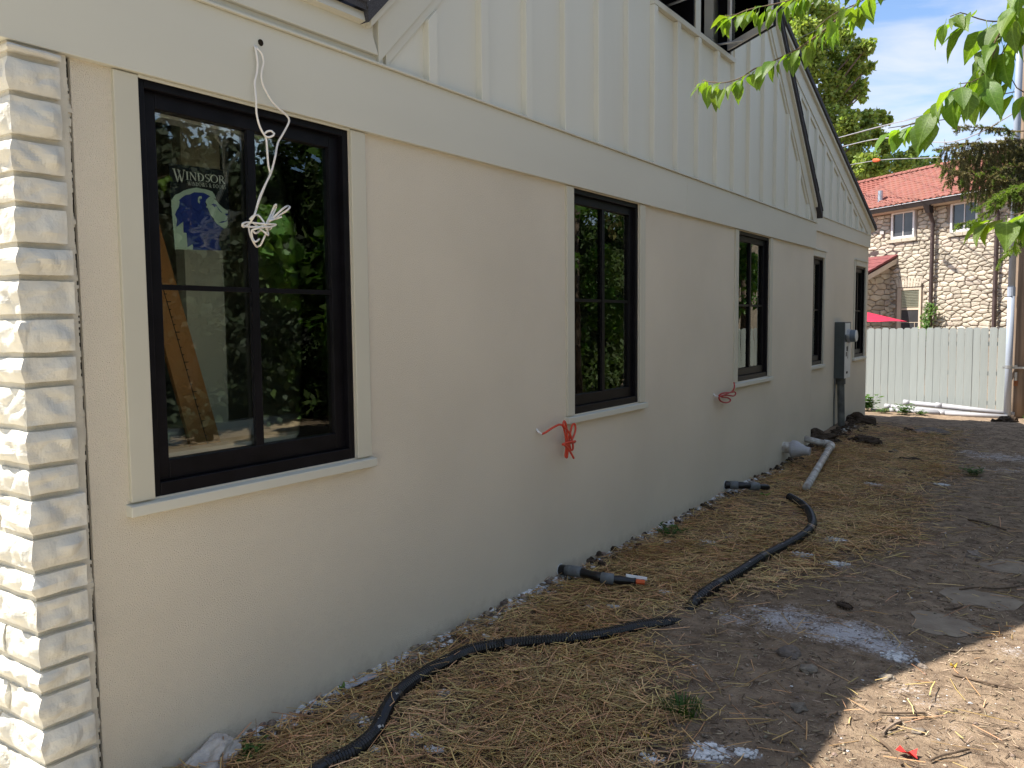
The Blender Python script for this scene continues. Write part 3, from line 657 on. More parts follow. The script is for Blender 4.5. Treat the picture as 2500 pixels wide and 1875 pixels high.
def stones(parent, regions, to3, m, depth, joint, rg):
    allc = [c for r in regions for c in r]; allc.sort(key=lambda c: -c[1])
    rest = MB()
    for k, (poly, area) in enumerate(allc):
        cx = sum(p[0] for p in poly) / len(poly); cy = sum(p[1] for p in poly) / len(poly)
        # more corners: cut each corner so the stone is rounded
        Q = []
        for i in range(len(poly)):
            a, c = poly[i], poly[(i + 1) % len(poly)]
            if math.hypot(c[0] - a[0], c[1] - a[1]) < 0.02: continue
            Q += [(a[0] * .9 + c[0] * .1, a[1] * .9 + c[1] * .1), (a[0] * .1 + c[0] * .9, a[1] * .1 + c[1] * .9)]
        if len(Q) < 4: continue
        def sh(p, d, jit=0):
            r = math.hypot(p[0] - cx, p[1] - cy); f = max(0.3, 1 - d / max(r, 1e-3)) + rg.uniform(-jit, jit); return (cx + (p[0] - cx) * f, cy + (p[1] - cy) * f)
        mb = MB() if k < 300 else rest; n = len(Q); b0 = len(mb.v)
        tilt = rg.uniform(-.25, .25) * depth, rg.uniform(-.35, .35) * depth
        D = depth * rg.uniform(0.75, 1.25)
        lv = [(joint, -0.03, 0.0), (joint + 0.004, D * 0.62, .02), (joint + 0.03, D, .05)]
        for d, h, jt in lv:
            for p in Q:
                q = sh(p, d, jt); hh = h + (tilt[0] * (q[0] - cx) + tilt[1] * (q[1] - cy)) * 3 * (h > 0) + (rg.uniform(-.006, .006) if h > 0 else 0)
                mb.v.append(tuple(to3(q[0], q[1], hh)))
        mb.v.append(tuple(to3(cx, cy, D * 1.15)))
        for L in range(2):
            for i in range(n):
                j = (i + 1) % n; mb.f.append((b0 + L * n + i, b0 + L * n + j, b0 + (L + 1) * n + j, b0 + (L + 1) * n + i)); mb.m.append(0)
        for i in range(n): mb.f.append((b0 + 2 * n + i, b0 + 2 * n + (i + 1) % n, b0 + 3 * n)); mb.m.append(0)
        if k < 300: mb.build('stone', m, parent)
    if rest.v:
        o = rest.build('small_stones', m, parent); o['kind'] = 'stuff'
def build_stone_house():
    rg = random.Random(21)
    w = MB(); hbox(w, -9, 6.5, -0.8, 5.12, 0.0, 0.4); hbox(w, -9, -8.6, -0.8, 5.12, 0.4, 7); hbox(w, 6.1, 6.5, -0.8, 5.12, 0.4, 7); hbox(w, -8.6, 6.1, -.8, 5.12, 6.6, 7)
    wall = w.build('stone_wall', fmortar, stone_house)
    wins = [(0.86, 1.86, 4.23, 5.12), (-1.56, -0.56, 4.21, 5.12), (0.55, 1.56, 0.9, 2.56)]
    holes = [(a - .07, c + .07, d - .1 if d > 3 else d, e + .05) for a, c, d, e in wins]
    face = cells(-3.6, 3.7, 1.0, 5.10, 0.31, 0.132, rg, holes)
    stones(wall, [face], lambda u, v, h: HW(u, v, -h), fstone, 0.062, 0.007, rg)
    # lower courses hidden by the fence, and the far end
    # arch stones over the lower window
    for i in range(9):
        a = 0.55 + i * 0.112; k = MB(); l = (i - 4) * 0.02
        k.prism([HW(a + .006, 2.575, -.075), HW(a + .104, 2.575, -.075), HW(a + .104 + l, 2.86, -.07), HW(a + .006 + l, 2.86, -.07)], NV * 0.07); k.build('arch_stone', fstone, wall)
    # windows
    def slider(s0, s1, z0, z1):
        f = MB(); t = 0.075
        hbox(f, s0, s0 + t, z0, z1, -0.10, 0.02); hbox(f, s1 - t, s1, z0, z1, -0.10, 0.02); hbox(f, s0 + t, s1 - t, z0, z0 + t, -0.10, 0.02); hbox(f, s0 + t, s1 - t, z1 - 0.05, z1, -.10, .02)
        r = f.build('window', whitef, stone_house)
        m = MB(); hbox(m, (s0 + s1) / 2 - 0.014, (s0 + s1) / 2 + 0.014, z0 + t, z1 - 0.05, -0.07, -0.035); m.build('mullion', whitef, r)
        for a, c in ((s0 + t, (s0 + s1) / 2 - .016), ((s0 + s1) / 2 + .016, s1 - t)):
            p = MB(); hbox(p, a, c, z0 + t, z1 - .05, -0.05, -0.04); p.build('pane', darkpane, r)
        q = MB(); hbox(q, s0 - 0.10, (s0 + s1) / 2 - .02, z0 - 0.12, z0 - 0.005, -0.13, 0.0); hbox(q, (s0 + s1) / 2, s1 + 0.10, z0 - 0.12, z0 - 0.005, -0.125, 0.0); q.build('sill', fstone, r)
    slider(0.86, 1.86, 4.23, 5.115); slider(-1.56, -0.56, 4.21, 5.115)
    f = MB(); s0, s1, z0, z1 = 0.55, 1.56, 0.9, 2.56
    hbox(f, s0, s0 + .09, z0, z1, -.05, .03); hbox(f, s1 - .16, s1, z0, z1, -.05, .03); hbox(f, s0 + .09, s1 - .16, z1 - .09, z1, -.05, .03); hbox(f, s0 + .09, s1 - .16, 1.80, 1.86, -.03, .02)
    r = f.build('window', soffit, stone_house)
    p = MB(); hbox(p, s0 + .09, s1 - .16, z0, 1.80, -.01, .0); p.build('pane', darkpane, r)
    p = MB(); hbox(p, s0 + .09, s1 - .16, 1.86, z1 - .09, .01, .02); p.build('pane', darkpane, r)
    for i in range(11):
        z = 1.89 + i * 0.054; q = MB(); q.prism([HW(s0 + .1, z, -.005), HW(s1 - .17, z, -.005), HW(s1 - .17, z + .036, -.03), HW(s0 + .1, z + .036, -.03)], (0, 0, .005)); q.build('slat', blind, r)
    for zz_, horiz in ((1.38, True), (1.05, False)):
        q = MB()
        if horiz: hbox(q, s0 + .09, s1 - .16, zz_ - .008, zz_ + .008, -.022, -.011)
        else: hbox(q, 0.81, 0.826, z0, 1.37, -.022, -.011)
        q.build('muntin', soffit, r)
    # eaves
    e = MB(); hbox(e, -9, 6.8, 5.125, 5.16, -0.42, 0.0); e.build('soffit', soffit, stone_house)
    e = MB(); e.prism([HW(-9, 5.16, -0.42), HW(-9, 5.14, -0.50), HW(-9, 5.29, -0.54), HW(-9, 5.29, -.42)], DV * 15.8); e.build('gutter', gutter, stone_house)
    e = MB(); e.tube([HW(-9, 5.292, -.545), HW(6.8, 5.292, -.545)], 0.014, 6); e.build('gutter_lip', galv, stone_house)
    # clay tile roof
    zr0, o0, zr1, o1 = 5.31, -0.50, 6.86, 2.30
    slope = Vector((0, 0, zr1 - zr0)) + NV * (o1 - o0); SL = slope.length; sd_ = slope.normalized(); up = DV.cross(sd_); up = -up if up.z < 0 else up
    k = MB(); k.prism([HW(-9, zr0 - .06, o0 + .03), HW(6.6, zr0 - .06, o0 + .03), HW(6.6, zr1 - .06, o1), HW(-9, zr1 - .06, o1)], (0, 0, 0.03)); roof = k.build('roof', tile2, stone_house)
    k = MB(); k.prism([HW(-9, zr1 - .03, o1), HW(6.6, zr1 - .03, o1), HW(6.6, 5.1, 7.3), HW(-9, 5.1, 7.3)], (0, 0, 0.05)); k.build('rear_roof', tile2, stone_house)
    k = MB(); 
    for s in (-9, 6.35): k.prism([HW(s, 5.1, 0.1), HW(s, 5.1, 6.9), HW(s, zr1 - .1, o1)], DV * 0.1)
    k.build('gable_wall', fmortar, stone_house)
    rows = 13; tl = SL / rows; tw = 0.235
    # one S-shaped tile, local: x along eave, y up the slope, z out of the roof
    tv = []; nseg = 8
    for yy, lift in ((0.0, 0.045), (tl * 1.1, 0.012)):
        for i in range(nseg + 1):
            u = i / nseg; tv.append((u * tw, yy, lift + 0.045 * (math.sin(2 * math.pi * u) * 0.5 + 0.5)))
    for i in range(nseg + 1):
        u = i / nseg; tv.append((u * tw, 0.0, 0.03 + 0.045 * (math.sin(2 * math.pi * u) * 0.5 + 0.5) - 0.028))
    tf = [(i, i + 1, nseg + 2 + i, nseg + 1 + i) for i in range(nseg)] + [(2 * nseg + 2 + i, 2 * nseg + 3 + i, i + 1, i) for i in range(nseg)]
    me = bpy.data.meshes.new('roof_tile'); me.from_pydata(tv, [], tf); me.materials.append(tile); me.polygons.foreach_set('use_smooth', [True] * len(tf)); me.update()
    rest = MB()
    for r_ in range(rows):
        for c in range(-30, 27):
            s = c * tw; org = HW(s, zr0, o0) + sd_ * (r_ * tl)
            M4 = Matrix((DV, sd_, up)).transposed().to_4x4(); M4.translation = org + up * rg.uniform(-.003, .003)
            if -5 <= c < 18: part_at(me, 'roof_tile', roof, M4)
            else:
                b0 = len(rest.v); rest.v += [tuple(M4 @ Vector(q)) for q in tv]; rest.f += [tuple(b0 + i for i in q) for q in tf]; rest.m += [0] * len(tf)
    o = rest.build('roof_tiles_beyond', tile, roof); o['kind'] = 'stuff'
    # ridge caps
    rb = MB(); L = 0.40; n = 7
    for i, (t, rr) in enumerate(((0, .135), (L, .115))):
        for k_ in range(n + 1):
            a = math.pi * k_ / n; rb.v.append((t, rr * math.cos(a), rr * 0.85 * math.sin(a)))
    for k_ in range(n): rb.f.append((k_, k_ + 1, n + 2 + k_, n + 1 + k_)); rb.m.append(0)
    rb.f.append(tuple(range(n + 1))); rb.m.append(0)
    rme = bpy.data.meshes.new('ridge_tile'); rme.from_pydata(rb.v, [], rb.f); rme.materials.append(tile); rme.update()
    for i in range(-12, 18):
        M4 = Matrix((DV, NV, Vector((0, 0, 1)))).transposed().to_4x4(); M4.translation = HW(i * 0.37, zr1 + 0.035, o1); part_at(rme, 'ridge_tile', roof, M4)
    k = MB(); c_ = HW(2.45, 0, -0.02); k.tube([c_ + Vector((0, 0, 5.55)), c_ + Vector((0, 0, 5.98))], 0.085, 12); k.build('vent_pipe', galv, roof)
    # downspouts
    for s, z0, z1 in ((0.02, 0.4, 5.1), (-2.32, 0.4, 5.1)):
        k = MB(); k.tube([HW(s, z1, -0.42), HW(s, z1 - .25, -.30), HW(s, z1 - 0.5, -0.19), HW(s, z0, -0.19)], 0.065, 8); d = k.build('downspout', dspm, stone_house)
    k = MB(); k.prism([HW(-.10, 5.14, -.5), HW(.14, 5.14, -.5), HW(.10, 4.9, -.42), HW(-.06, 4.9, -.42)], NV * 0.18); k.build('rain_head', gutter, stone_house)
    k = MB(); k.box(-0.06, 0.06, -0.06, 0.06, -0.05, 0.05); k.build('wall_lamp', whitef, stone_house).matrix_basis = Matrix.Translation(HW(2.25, 4.50, -0.1))
    # lean-to on the left
    k = MB(); k.prism([HW(1.92, -0.7, 0.0), HW(1.92, -0.7, -4), HW(1.92, 1.6, -4), HW(1.92, 3.50, 0.0)], DV * 0.3); k.prism([HW(1.92, -0.7, -4), HW(5.5, -0.7, -4), HW(5.5, 1.6, -4), HW(1.92, 1.6, -4)], NV * .3)
    lw = k.build('lean_to_wall', fmortar, stone_house)
    rg2 = random.Random(5)
    reg = cells(0.02, 2.6, 0.9, 3.45, 0.36, 0.19, rg2)
    reg = [c for c in reg if max(p[1] + p[0] * 0.475 for p in c[0]) < 3.52]
    stones(lw, [reg], lambda u, v, h: HW(1.92 - h, v, -u), fstone, 0.05, 0.012, rg2)
    k = MB(); k.prism([HW(1.58, 3.66, 0.0), HW(1.58, 1.70, -4.2), HW(5.6, 1.70, -4.2), HW(5.6, 3.66, 0)], (0, 0, 0.05)); lr = k.build('lean_to_roof', tile2, stone_house)
    for i in range(13):
        a = i / 13; c = (i + 1) / 13; k = MB(); z_ = lambda t: 3.715 - t * 1.96
        k.prism([HW(1.57, z_(a), -4.2 * a), HW(1.57, z_(c) + .012, -4.2 * c - .01), HW(5.6, z_(c) + .012, -4.2 * c - .01), HW(5.6, z_(a), -4.2 * a)], (0, 0, 0.012)); k.build('shingle', tile2, lr)
    k = MB(); k.prism([HW(1.58, 3.60, 0.0), HW(1.58, 1.64, -4.2), HW(1.58, 1.47, -4.2), HW(1.58, 3.43, 0.0)], DV * 0.04); k.build('rake_board', soffit, stone_house)
    k = MB(); hbox(k, 1.50, 5.6, 3.73, 3.90, -0.06, 0.0); k.build('flashing', dspm, stone_house)
build_stone_house()

# ---------------------------------------------------------------- fence
def fence():
    YF = 19.3
    t = thing('wooden_fence', 'pale grey-green dog-eared wooden picket fence across the end of the yard', 'fence', (0, YF, -0.5))
    w, h = 0.139, 1.86
    k = MB(); k.prism([(-w / 2, 0, 0), (w / 2, 0, 0), (w / 2, 0, h - .03), (w / 2 - .03, 0, h), (-w / 2 + .03, 0, h), (-w / 2, 0, h - .03)], (0, 0.018, 0))
    me = bpy.data.meshes.new('fence_board'); me.from_pydata(k.v, [], k.f); me.materials.append(fencem); me.update()
    x = -4.2; i = 0
    while x < 6.4:
        M4 = Matrix.Translation((x, YF + rng.uniform(-.004, .004), -0.545 + rng.uniform(-.012, .012) + 0.012 * max(0, min(1, (x + 1.2) / 2.6)))) @ Matrix.Rotation(rng.uniform(-.004, .004), 4, 'Y') @ Matrix.Rotation(rng.uniform(-.03, .03), 4, 'Z')
        part_at(me, 'fence_board', t, M4); x += w + rng.choice((.003, .004, .005, .005, .009)); i += 1
    for z in (-0.25, 0.35, 0.95):
        k = MB(); k.box(-4.3, 6.5, YF + .022, YF + .06, z, z + .085); k.build('rail', fencem, t)
    for x in (-3.2, -.8, 1.6, 4.0):
        k = MB(); k.box(x, x + .09, YF + .06, YF + .15, -0.6, 1.25); k.build('post', fencem, t)
fence()

# ---------------------------------------------------------------- pole, conduit, wires
def pole():
    t = thing('utility_pole', 'weathered brown wooden utility pole at the right end of the fence', 'utility pole', (1.60, 18.95, -0.45))
    k = MB(); n = 12; pth = [(1.60, 18.95, -0.6 + i * 0.6) for i in range(18)]; k.tube(pth, [0.155 - i * 0.0025 for i in range(18)], 14); k.build('shaft', polem, t, smooth=True)
    k = MB(); k.box(1.52, 1.58, 18.74, 18.80, 0.53, 0.60); k.box(1.54, 1.58, 18.75, 18.81, 0.30, 0.46); k.build('bracket', galv, t)
    k = MB(); k.box(1.525, 1.595, 18.755, 18.80, 0.20, 0.30); k.build('ground_box', orangem if False else mat('rust', (0.26, 0.10, 0.04), 0.8, 0.2, 20), t)
pole()
cx, cy_ = 1.44, 18.70
t = thing('conduit_pipe', 'tall pale blue-grey plastic conduit standing in front of the wooden pole', 'pipe', (cx, cy_, -0.45))
k = MB(); k.tube([(cx, cy_, -0.5), (cx, cy_, 2.0)], 0.062, 14); k.tube([(cx, cy_, 2.0), (cx, cy_, 9.0)], 0.062, 14, cap=True); k.build('pipe', conduitm, t, smooth=True)
k = MB(); k.tube([(cx, cy_, 1.93), (cx, cy_, 2.10)], 0.071, 14); k.build('coupling', conduitm, t)
k = MB(); k.tube([(cx, cy_, 0.54), (cx, cy_, 0.60)], 0.068, 14); k.box(cx - .11, cx + .26, cy_ + .062, cy_ + .10, 0.53, 0.57); k.build('clamp', galv, t)
WIRES = [([(1.451,20.295,6.051),(-2.273,27.581,7.370),(-4.921,31.902,8.012)], .016, 'upper pale utility cable of the lower bundle, slanting to the gable', wirem),
 ([(1.459,20.278,5.801),(-0.082,22.864,5.755),(-2.462,27.414,6.930),(-4.848,31.922,7.687)], .015, 'pale utility cable just below the uppermost pale cable', wirem),
 ([(1.416,20.179,5.025),(-0.595,24.940,5.771),(-2.690,28.429,6.470),(-4.582,32.043,7.036)], .010, 'thin utility cable with the orange marker, just above the tiled roof', wirem),
 ([(1.378,20.254,6.136),(0.949,21.191,6.322),(0.647,21.590,6.295),(0.412,22.026,6.193),(-0.020,22.958,6.334),(-1.236,25.820,6.906)], .014, 'black drooping service cable above the spruce', wireblk),
 ([(1.378,20.255,6.152),(0.132,23.091,6.666),(-2.254,28.832,7.665)], .007, 'thin dark wire running straight above the drooping black cable', wireblk),
 ([(-0.430,19.228,8.343),(-1.584,22.154,9.160),(-3.765,28.106,10.962),(-5.664,31.749,11.894)], .009, 'dark wire crossing the open sky beside the tall tree', wireblk),
 ([(-1.880,18.232,8.193),(-2.969,21.212,9.127),(-5.419,26.986,10.956),(-7.020,30.859,12.204)], .008, 'highest thin wire crossing in front of the tall tree crown', wirem)]
for pth, r, lab, m in WIRES:
    P = [Vector(p) for p in pth]; d0 = (P[0] - P[1]); d1 = (P[-1] - P[-2])
    ext = [P[0] + d0 * 0.3] + P + [P[-1] + d1 * 1.2]
    k = MB(); k.tube(smooth_path(ext, 0.5), r, 5); tag(k.build('utility_wire', m), lab, 'wire', 'overhead utility wires')
k = MB(); k.tube([(-1.318,31.260,7.411),(-1.36,31.6,5.35)], .012, 5); tag(k.build('guy_wire', wirem), 'thin upright wire dropping to the tiled roof gutter', 'wire')
k = MB(); a = Vector((-2.929,28.751,6.530)); dd = (Vector((-0.595,24.940,5.771)) - Vector((-2.690,28.429,6.470))).normalized(); k.tube([a - dd * .28, a - dd * .2, a + dd * .1, a + dd * .28], [.02, .06, .055, .02], 8)
tag(k.build('wire_marker', orangem), 'orange marker sleeve on a wire above the roof', 'wire marker')

# ---------------------------------------------------------------- patio umbrella behind the fence
def umbrella():
    cx, cy = -2.55, 23.9; R0 = 1.42; zt, ze = 1.80, 1.44
    t = thing('patio_umbrella', 'red patio umbrella showing over the fence beside the stone house', 'umbrella', (cx, cy, -0.6))
    k = MB(); rim = []
    for i in range(8):
        a = math.radians(-8 + 45 * i); rim.append((cx + R0 * math.cos(a), cy + R0 * math.sin(a)))
    for i in range(8):
        j = (i + 1) % 8; p, q = rim[i], rim[j]; mid = ((p[0] + q[0]) / 2 * .985 + cx * .015, (p[1] + q[1]) / 2 * .985 + cy * .015)
        k.quad((cx, cy, zt), (p[0], p[1], ze), (mid[0], mid[1], ze + .015)); k.quad((cx, cy, zt), (mid[0], mid[1], ze + .015), (q[0], q[1], ze))
    k.build('canopy', redfab, t)
    for i in range(8):
        k = MB(); k.tube([(cx, cy, zt - .03), (rim[i][0], rim[i][1], ze - .012)], .009, 5); k.build('rib', wireblk, t)
    k = MB(); k.tube([(cx, cy, -0.65), (cx, cy, zt + .06)], .022, 8); k.build('pole', galv, t)
umbrella()

# ---------------------------------------------------------------- electric meter on the far wall
def meter():
    t = thing('electric_meter', 'grey electric meter box with round meter and riser pipe on far wall', 'electric meter', (-0.1, 11.7, 0))
    k = MB(); k.box(XF + .001, -0.020, 11.50, 11.86, 0.738, 1.485); k.build('box', boxm, t, bevel=0.006)
    k = MB(); k.box(-0.019, -0.016, 11.515, 11.845, 0.742, 1.22); k.build('label', labelm, t)
    k = MB(); k.box(-0.019, -0.016, 11.52, 11.80, 1.32, 1.47); k.build('label', labelm, t)
    k = MB(); k.box(-0.0158, -0.0148, 11.60, 11.66, 1.10, 1.16); k.box(-0.0158, -0.0148, 11.57, 11.62, 1.03, 1.09); k.box(-0.0158, -0.0148, 11.67, 11.69, 1.0, 1.17); k.box(-.0158, -.0148, 11.6, 11.7, .80, .83); k.build('writing', inkm, t)
    k = MB(); k.tube([(-0.018, 11.68, 1.30), (0.018, 11.68, 1.30)], 0.092, 20); k.build('meter_ring', galv, t, smooth=False)
    k = MB(); k.tube([(0.018, 11.68, 1.30), (0.085, 11.68, 1.30)], [0.082, 0.078], 20); k.build('meter_can', dialm, t)
    k = MB(); k.tube([(0.085, 11.68, 1.30), (0.094, 11.68, 1.30)], [0.078, 0.074], 20); d = k.build('meter_face', labelm, t)
    k = MB(); k.tube([(-0.085, 11.62, 0.74), (-0.085, 11.62, 0.66)], 0.062, 12); k.tube([(-0.083, 11.62, 0.66), (-0.055, 11.60, -0.15)], 0.047, 12); k.build('riser_pipe', riserm, t)
    k = MB(); k.tube(smooth_path([(-0.13, 11.50, 0.75), (-0.135, 11.49, 0.4), (-0.13, 11.5, 0.0)], .1), .009, 6); k.build('ground_wire', riserm, t)
    k = MB(); k.tube(smooth_path([(-0.12, 11.80, 0.74), (-0.10, 11.86, 0.55), (-.08, 11.84, .3), (-.09, 11.9, .12), (-.05, 12.05, 0.05)], .05), .006, 5); k.build('loose_wire', wireblk, t)
meter()

# ---------------------------------------------------------------- pipes along the wall and the fence
def yy(p): return p
PVCS = [((-0.46,19.02,-.235),(0.95,18.96,-.325),.050,'topmost white plastic pipe lying against the fence'),
 ((-0.80,18.90,-.325),(0.72,18.80,-.395),.050,'long white plastic pipe beginning nearest the house, second from top'),
 ((0.16,18.92,-.255),(1.56,18.82,-.365),.050,'white plastic pipe lying across the others toward the conduit'),
 ((-0.68,18.72,-.395),(0.26,18.68,-.415),.045,'short white plastic pipe lying nearest on the ground, left half'),
 ((0.24,18.72,-.40),(1.45,18.62,-.44),.047,'short white plastic pipe lying nearest on the ground, right half'),
 ((-1.06,18.85,-.42),(-0.80,18.80,-.425),.022,'thin short white pipe stub next to the house corner')]
for a, c, r, lab in PVCS:
    a, c = Vector(a), Vector(c); d = (c - a).normalized(); a.z = max(a.z, gz(a.x, a.y) + r * .7); c.z = max(c.z, gz(c.x, c.y) + r * .7)
    t = thing('plastic_pipe', lab, 'pipe', tuple((a + c) / 2), 'white plastic pipes by the fence')
    k = MB(); k.tube([a, c], r, 14); k.build('tube', pvc, t, smooth=True)
    k = MB(); k.tube([a - d * .002, a + d * .12], r * 1.12, 14); k.build('socket', pvc, t, smooth=True)
t = thing('drain_outlet', 'white cone-shaped plastic drain fitting sticking out of the wall', 'drain fitting', (0.05, 8.75, 0.19))
k = MB(); k.tube([(-0.02, 8.72, 0.195), (0.085, 8.72, 0.195)], 0.057, 18); k.build('stub', pvcdirty, t, smooth=False)
k = MB(); k.tube([(0.080, 8.73, 0.185), (0.10, 8.73, 0.185), (0.125, 8.73, 0.185), (0.225, 8.73, 0.175), (0.27, 8.73, 0.17)], [0.085, 0.092, 0.088, 0.045, 0.042], 20); k.build('cone', pvc, t)
t = thing('drain_pipe', 'dirty white plastic drain pipe with elbow lying on the straw', 'pipe', (0.35, 8.8, 0.05))
k = MB(); k.tube([(-0.03, 9.55, 0.19), (0.22, 9.62, 0.13)], 0.036, 12); k.build('short_pipe', pvcdirty, t, smooth=True)
k = MB(); k.tube(smooth_path([(0.19, 9.61, 0.137), (0.25, 9.62, 0.128), (0.285, 9.56, 0.12), (0.29, 9.45, 0.112)], .02), 0.045, 12); k.build('elbow', pvcdirty, t, smooth=True)
k = MB(); k.tube([(0.288, 9.5, 0.113), (0.573, 7.429, 0.05)], 0.034, 12); k.build('long_pipe', pvcdirty, t, smooth=True)
k = MB(); 
for f in (0.10, 0.28): a = Vector((0.288, 9.5, 0.113)).lerp(Vector((0.573, 7.429, 0.05)), f); c = Vector((0.288, 9.5, 0.113)).lerp(Vector((0.573, 7.429, 0.05)), f + .025); k.tube([a, c], 0.039, 12)
k.build('collar', pvcdirty, t, smooth=True)
def stub(lab, pts, rr, tail=None):
    pts = smooth_path(pts, .03); n = len(pts)
    t = thing('cable_conduit', lab, 'conduit', tuple(pts[0]), 'black conduits out of the wall foot')
    k = MB(); k.tube(pts, [rr * (1 - 0.35 * i / n + 0.1 * math.sin(i * 1.7)) for i in range(n)], 10); k.build('sleeve', hosem, t, smooth=True)
    for a, c in ((int(n * .17), int(n * .26)), (int(n * .57), int(n * .65))):
        k = MB(); k.tube(pts[a:c + 2], rr * 1.06, 10); k.build('tape_wrap', tapem, t, smooth=True)
    k = MB(); k.tube([Vector(pts[0]) - Vector((.03, 0, 0)), Vector(pts[0]) + Vector((.012, 0, 0))], rr * 1.35, 9); k.build('collar', flake, t)
    if tail:
        d = (Vector(pts[-1]) - Vector(pts[-3])).normalized(); e = Vector(pts[-1])
        k = MB(); k.tube([e - d * .05, e + d * .05], 0.014, 8); k.build('orange_end', orangem, t)
        k = MB(); k.tube([e + Vector((0, .03, .012)) - d * .07, e + Vector((0, .03, .012)) + d * .05], [0.018, 0.010], 7); k.build('white_end', flake, t)
stub('black taped conduit with orange and white end, nearer the camera', [(-.01,4.167,0.057),(0.125,4.157,0.07),(0.277,4.160,0.06),(0.373,4.203,0.05),(0.459,4.240,0.045)], .030, True)
stub('black taped conduit out of the wall beyond the hose end', [(-.01,6.984,0.091),(0.158,7.05,0.09),(0.24,7.14,0.075),(0.306,7.222,0.06)], .034)
def hose(lab, pts, rr, pitch):
    P = smooth_path([(p[0], p[1], gz(p[0], p[1]) + p[2]) for p in pts], pitch); n = len(P)
    t = thing('drain_hose', lab, 'hose', tuple(P[n // 2]), 'black corrugated hoses on the straw')
    k = MB(); k.tube(P, [rr * (1.0 if i % 2 else 0.86) for i in range(n)], 12); k.build('corrugated_tube', hosem, t, smooth=False)
    for f in (0.12, 0.34, 0.62):
        i = int(n * f); k = MB(); k.tube(P[i:i + 7], rr * 1.03, 12); k.build('coupling_band', hosem, t, smooth=True)
    f = MB()
    for i in range(34):
        q = P[rng.randrange(n)]; a = rng.uniform(0.2, 2.9); s = rng.uniform(.0015, .006); d = Vector((math.cos(a), 0, math.sin(a)))
        c = q + d * rr * 1.01; u = Vector((-d.z, 0, d.x)) * s; w = Vector((0, 1, 0)) * s * rng.uniform(.5, 1.4); f.quad(c - u - w, c + u - w * .6, c + u * .7 + w, c - u * .8 + w)
    f.build('paint_specks', pvcdirty, t)
hose('long black corrugated hose curving from the near edge along the wall', [(0.47,1.52,.02),(0.455,1.70,.03),(0.435,1.895,0.032),(0.443,2.005,0.032),(0.424,2.134,0.035),(0.322,2.317,0.035),(0.267,2.456,0.035),(0.242,2.610,0.035),(0.238,2.772,0.035),(0.253,2.936,0.035),(0.309,3.053,0.035),(0.412,3.179,0.035),(0.542,3.311,0.035),(0.648,3.479,0.03),(0.734,3.667,0.022),(0.823,3.849,0.005),(.85,3.93,-.02)], .029, .0065)
hose('farther black hose that bends back toward the wall', [(.835,4.10,-.02),(0.840,4.191,0.02),(0.853,4.367,0.034),(0.882,4.752,0.036),(0.901,5.136,0.036),(0.946,5.489,0.036),(0.980,5.763,0.036),(0.974,6.003,0.036),(0.929,6.237,0.036),(0.821,6.551,0.036),(0.687,6.817,0.036),(0.55,6.99,0.04)], .033, .012)

# ---------------------------------------------------------------- loose cables
def cable(name, label, cat, parts, group=None):
    t = thing(name, label, cat, parts[0][1][0], group)
    for nm, pts, r, m, flat in parts:
        P = smooth_path(pts, .008); k = MB(); k.tube(P, r, 7); o = k.build(nm, m, t, smooth=True)
    return t
WC1=[(-0.01,2.046,2.534),(0.035,2.012,2.515),(0.045,2.008,2.499),(0.050,2.010,2.459),(0.050,2.006,2.422),(0.055,1.991,2.385),(0.060,1.988,2.352),(0.070,1.982,2.316),(0.070,1.982,2.273),(0.070,1.991,2.236),(0.070,2.006,2.211),(0.072,2.020,2.197),(0.078,2.038,2.200),(0.080,2.050,2.212),(0.075,2.042,2.221),(0.070,2.026,2.217),(0.066,2.016,2.208),(0.068,2.023,2.188),(0.070,2.025,2.125),(0.070,2.028,2.093),(0.070,2.034,2.071),(0.070,2.018,2.040),(0.070,1.987,1.980),(0.070,1.960,1.919)]
WC2=[(-0.01,2.046,2.534),(0.035,2.02,2.515),(0.050,2.014,2.504),(0.050,2.030,2.492),(0.050,2.037,2.466),(0.050,2.028,2.433),(0.050,2.025,2.406),(0.050,2.035,2.377),(0.050,2.067,2.337),(0.050,2.100,2.315),(0.050,2.136,2.297),(0.050,2.147,2.282),(0.050,2.136,2.258),(0.050,2.110,2.219),(0.050,2.090,2.189),(0.075,2.055,2.133),(0.075,2.045,2.102),(0.075,2.031,2.067),(0.075,2.007,2.028),(0.075,1.978,1.976),(0.075,1.962,1.932)]
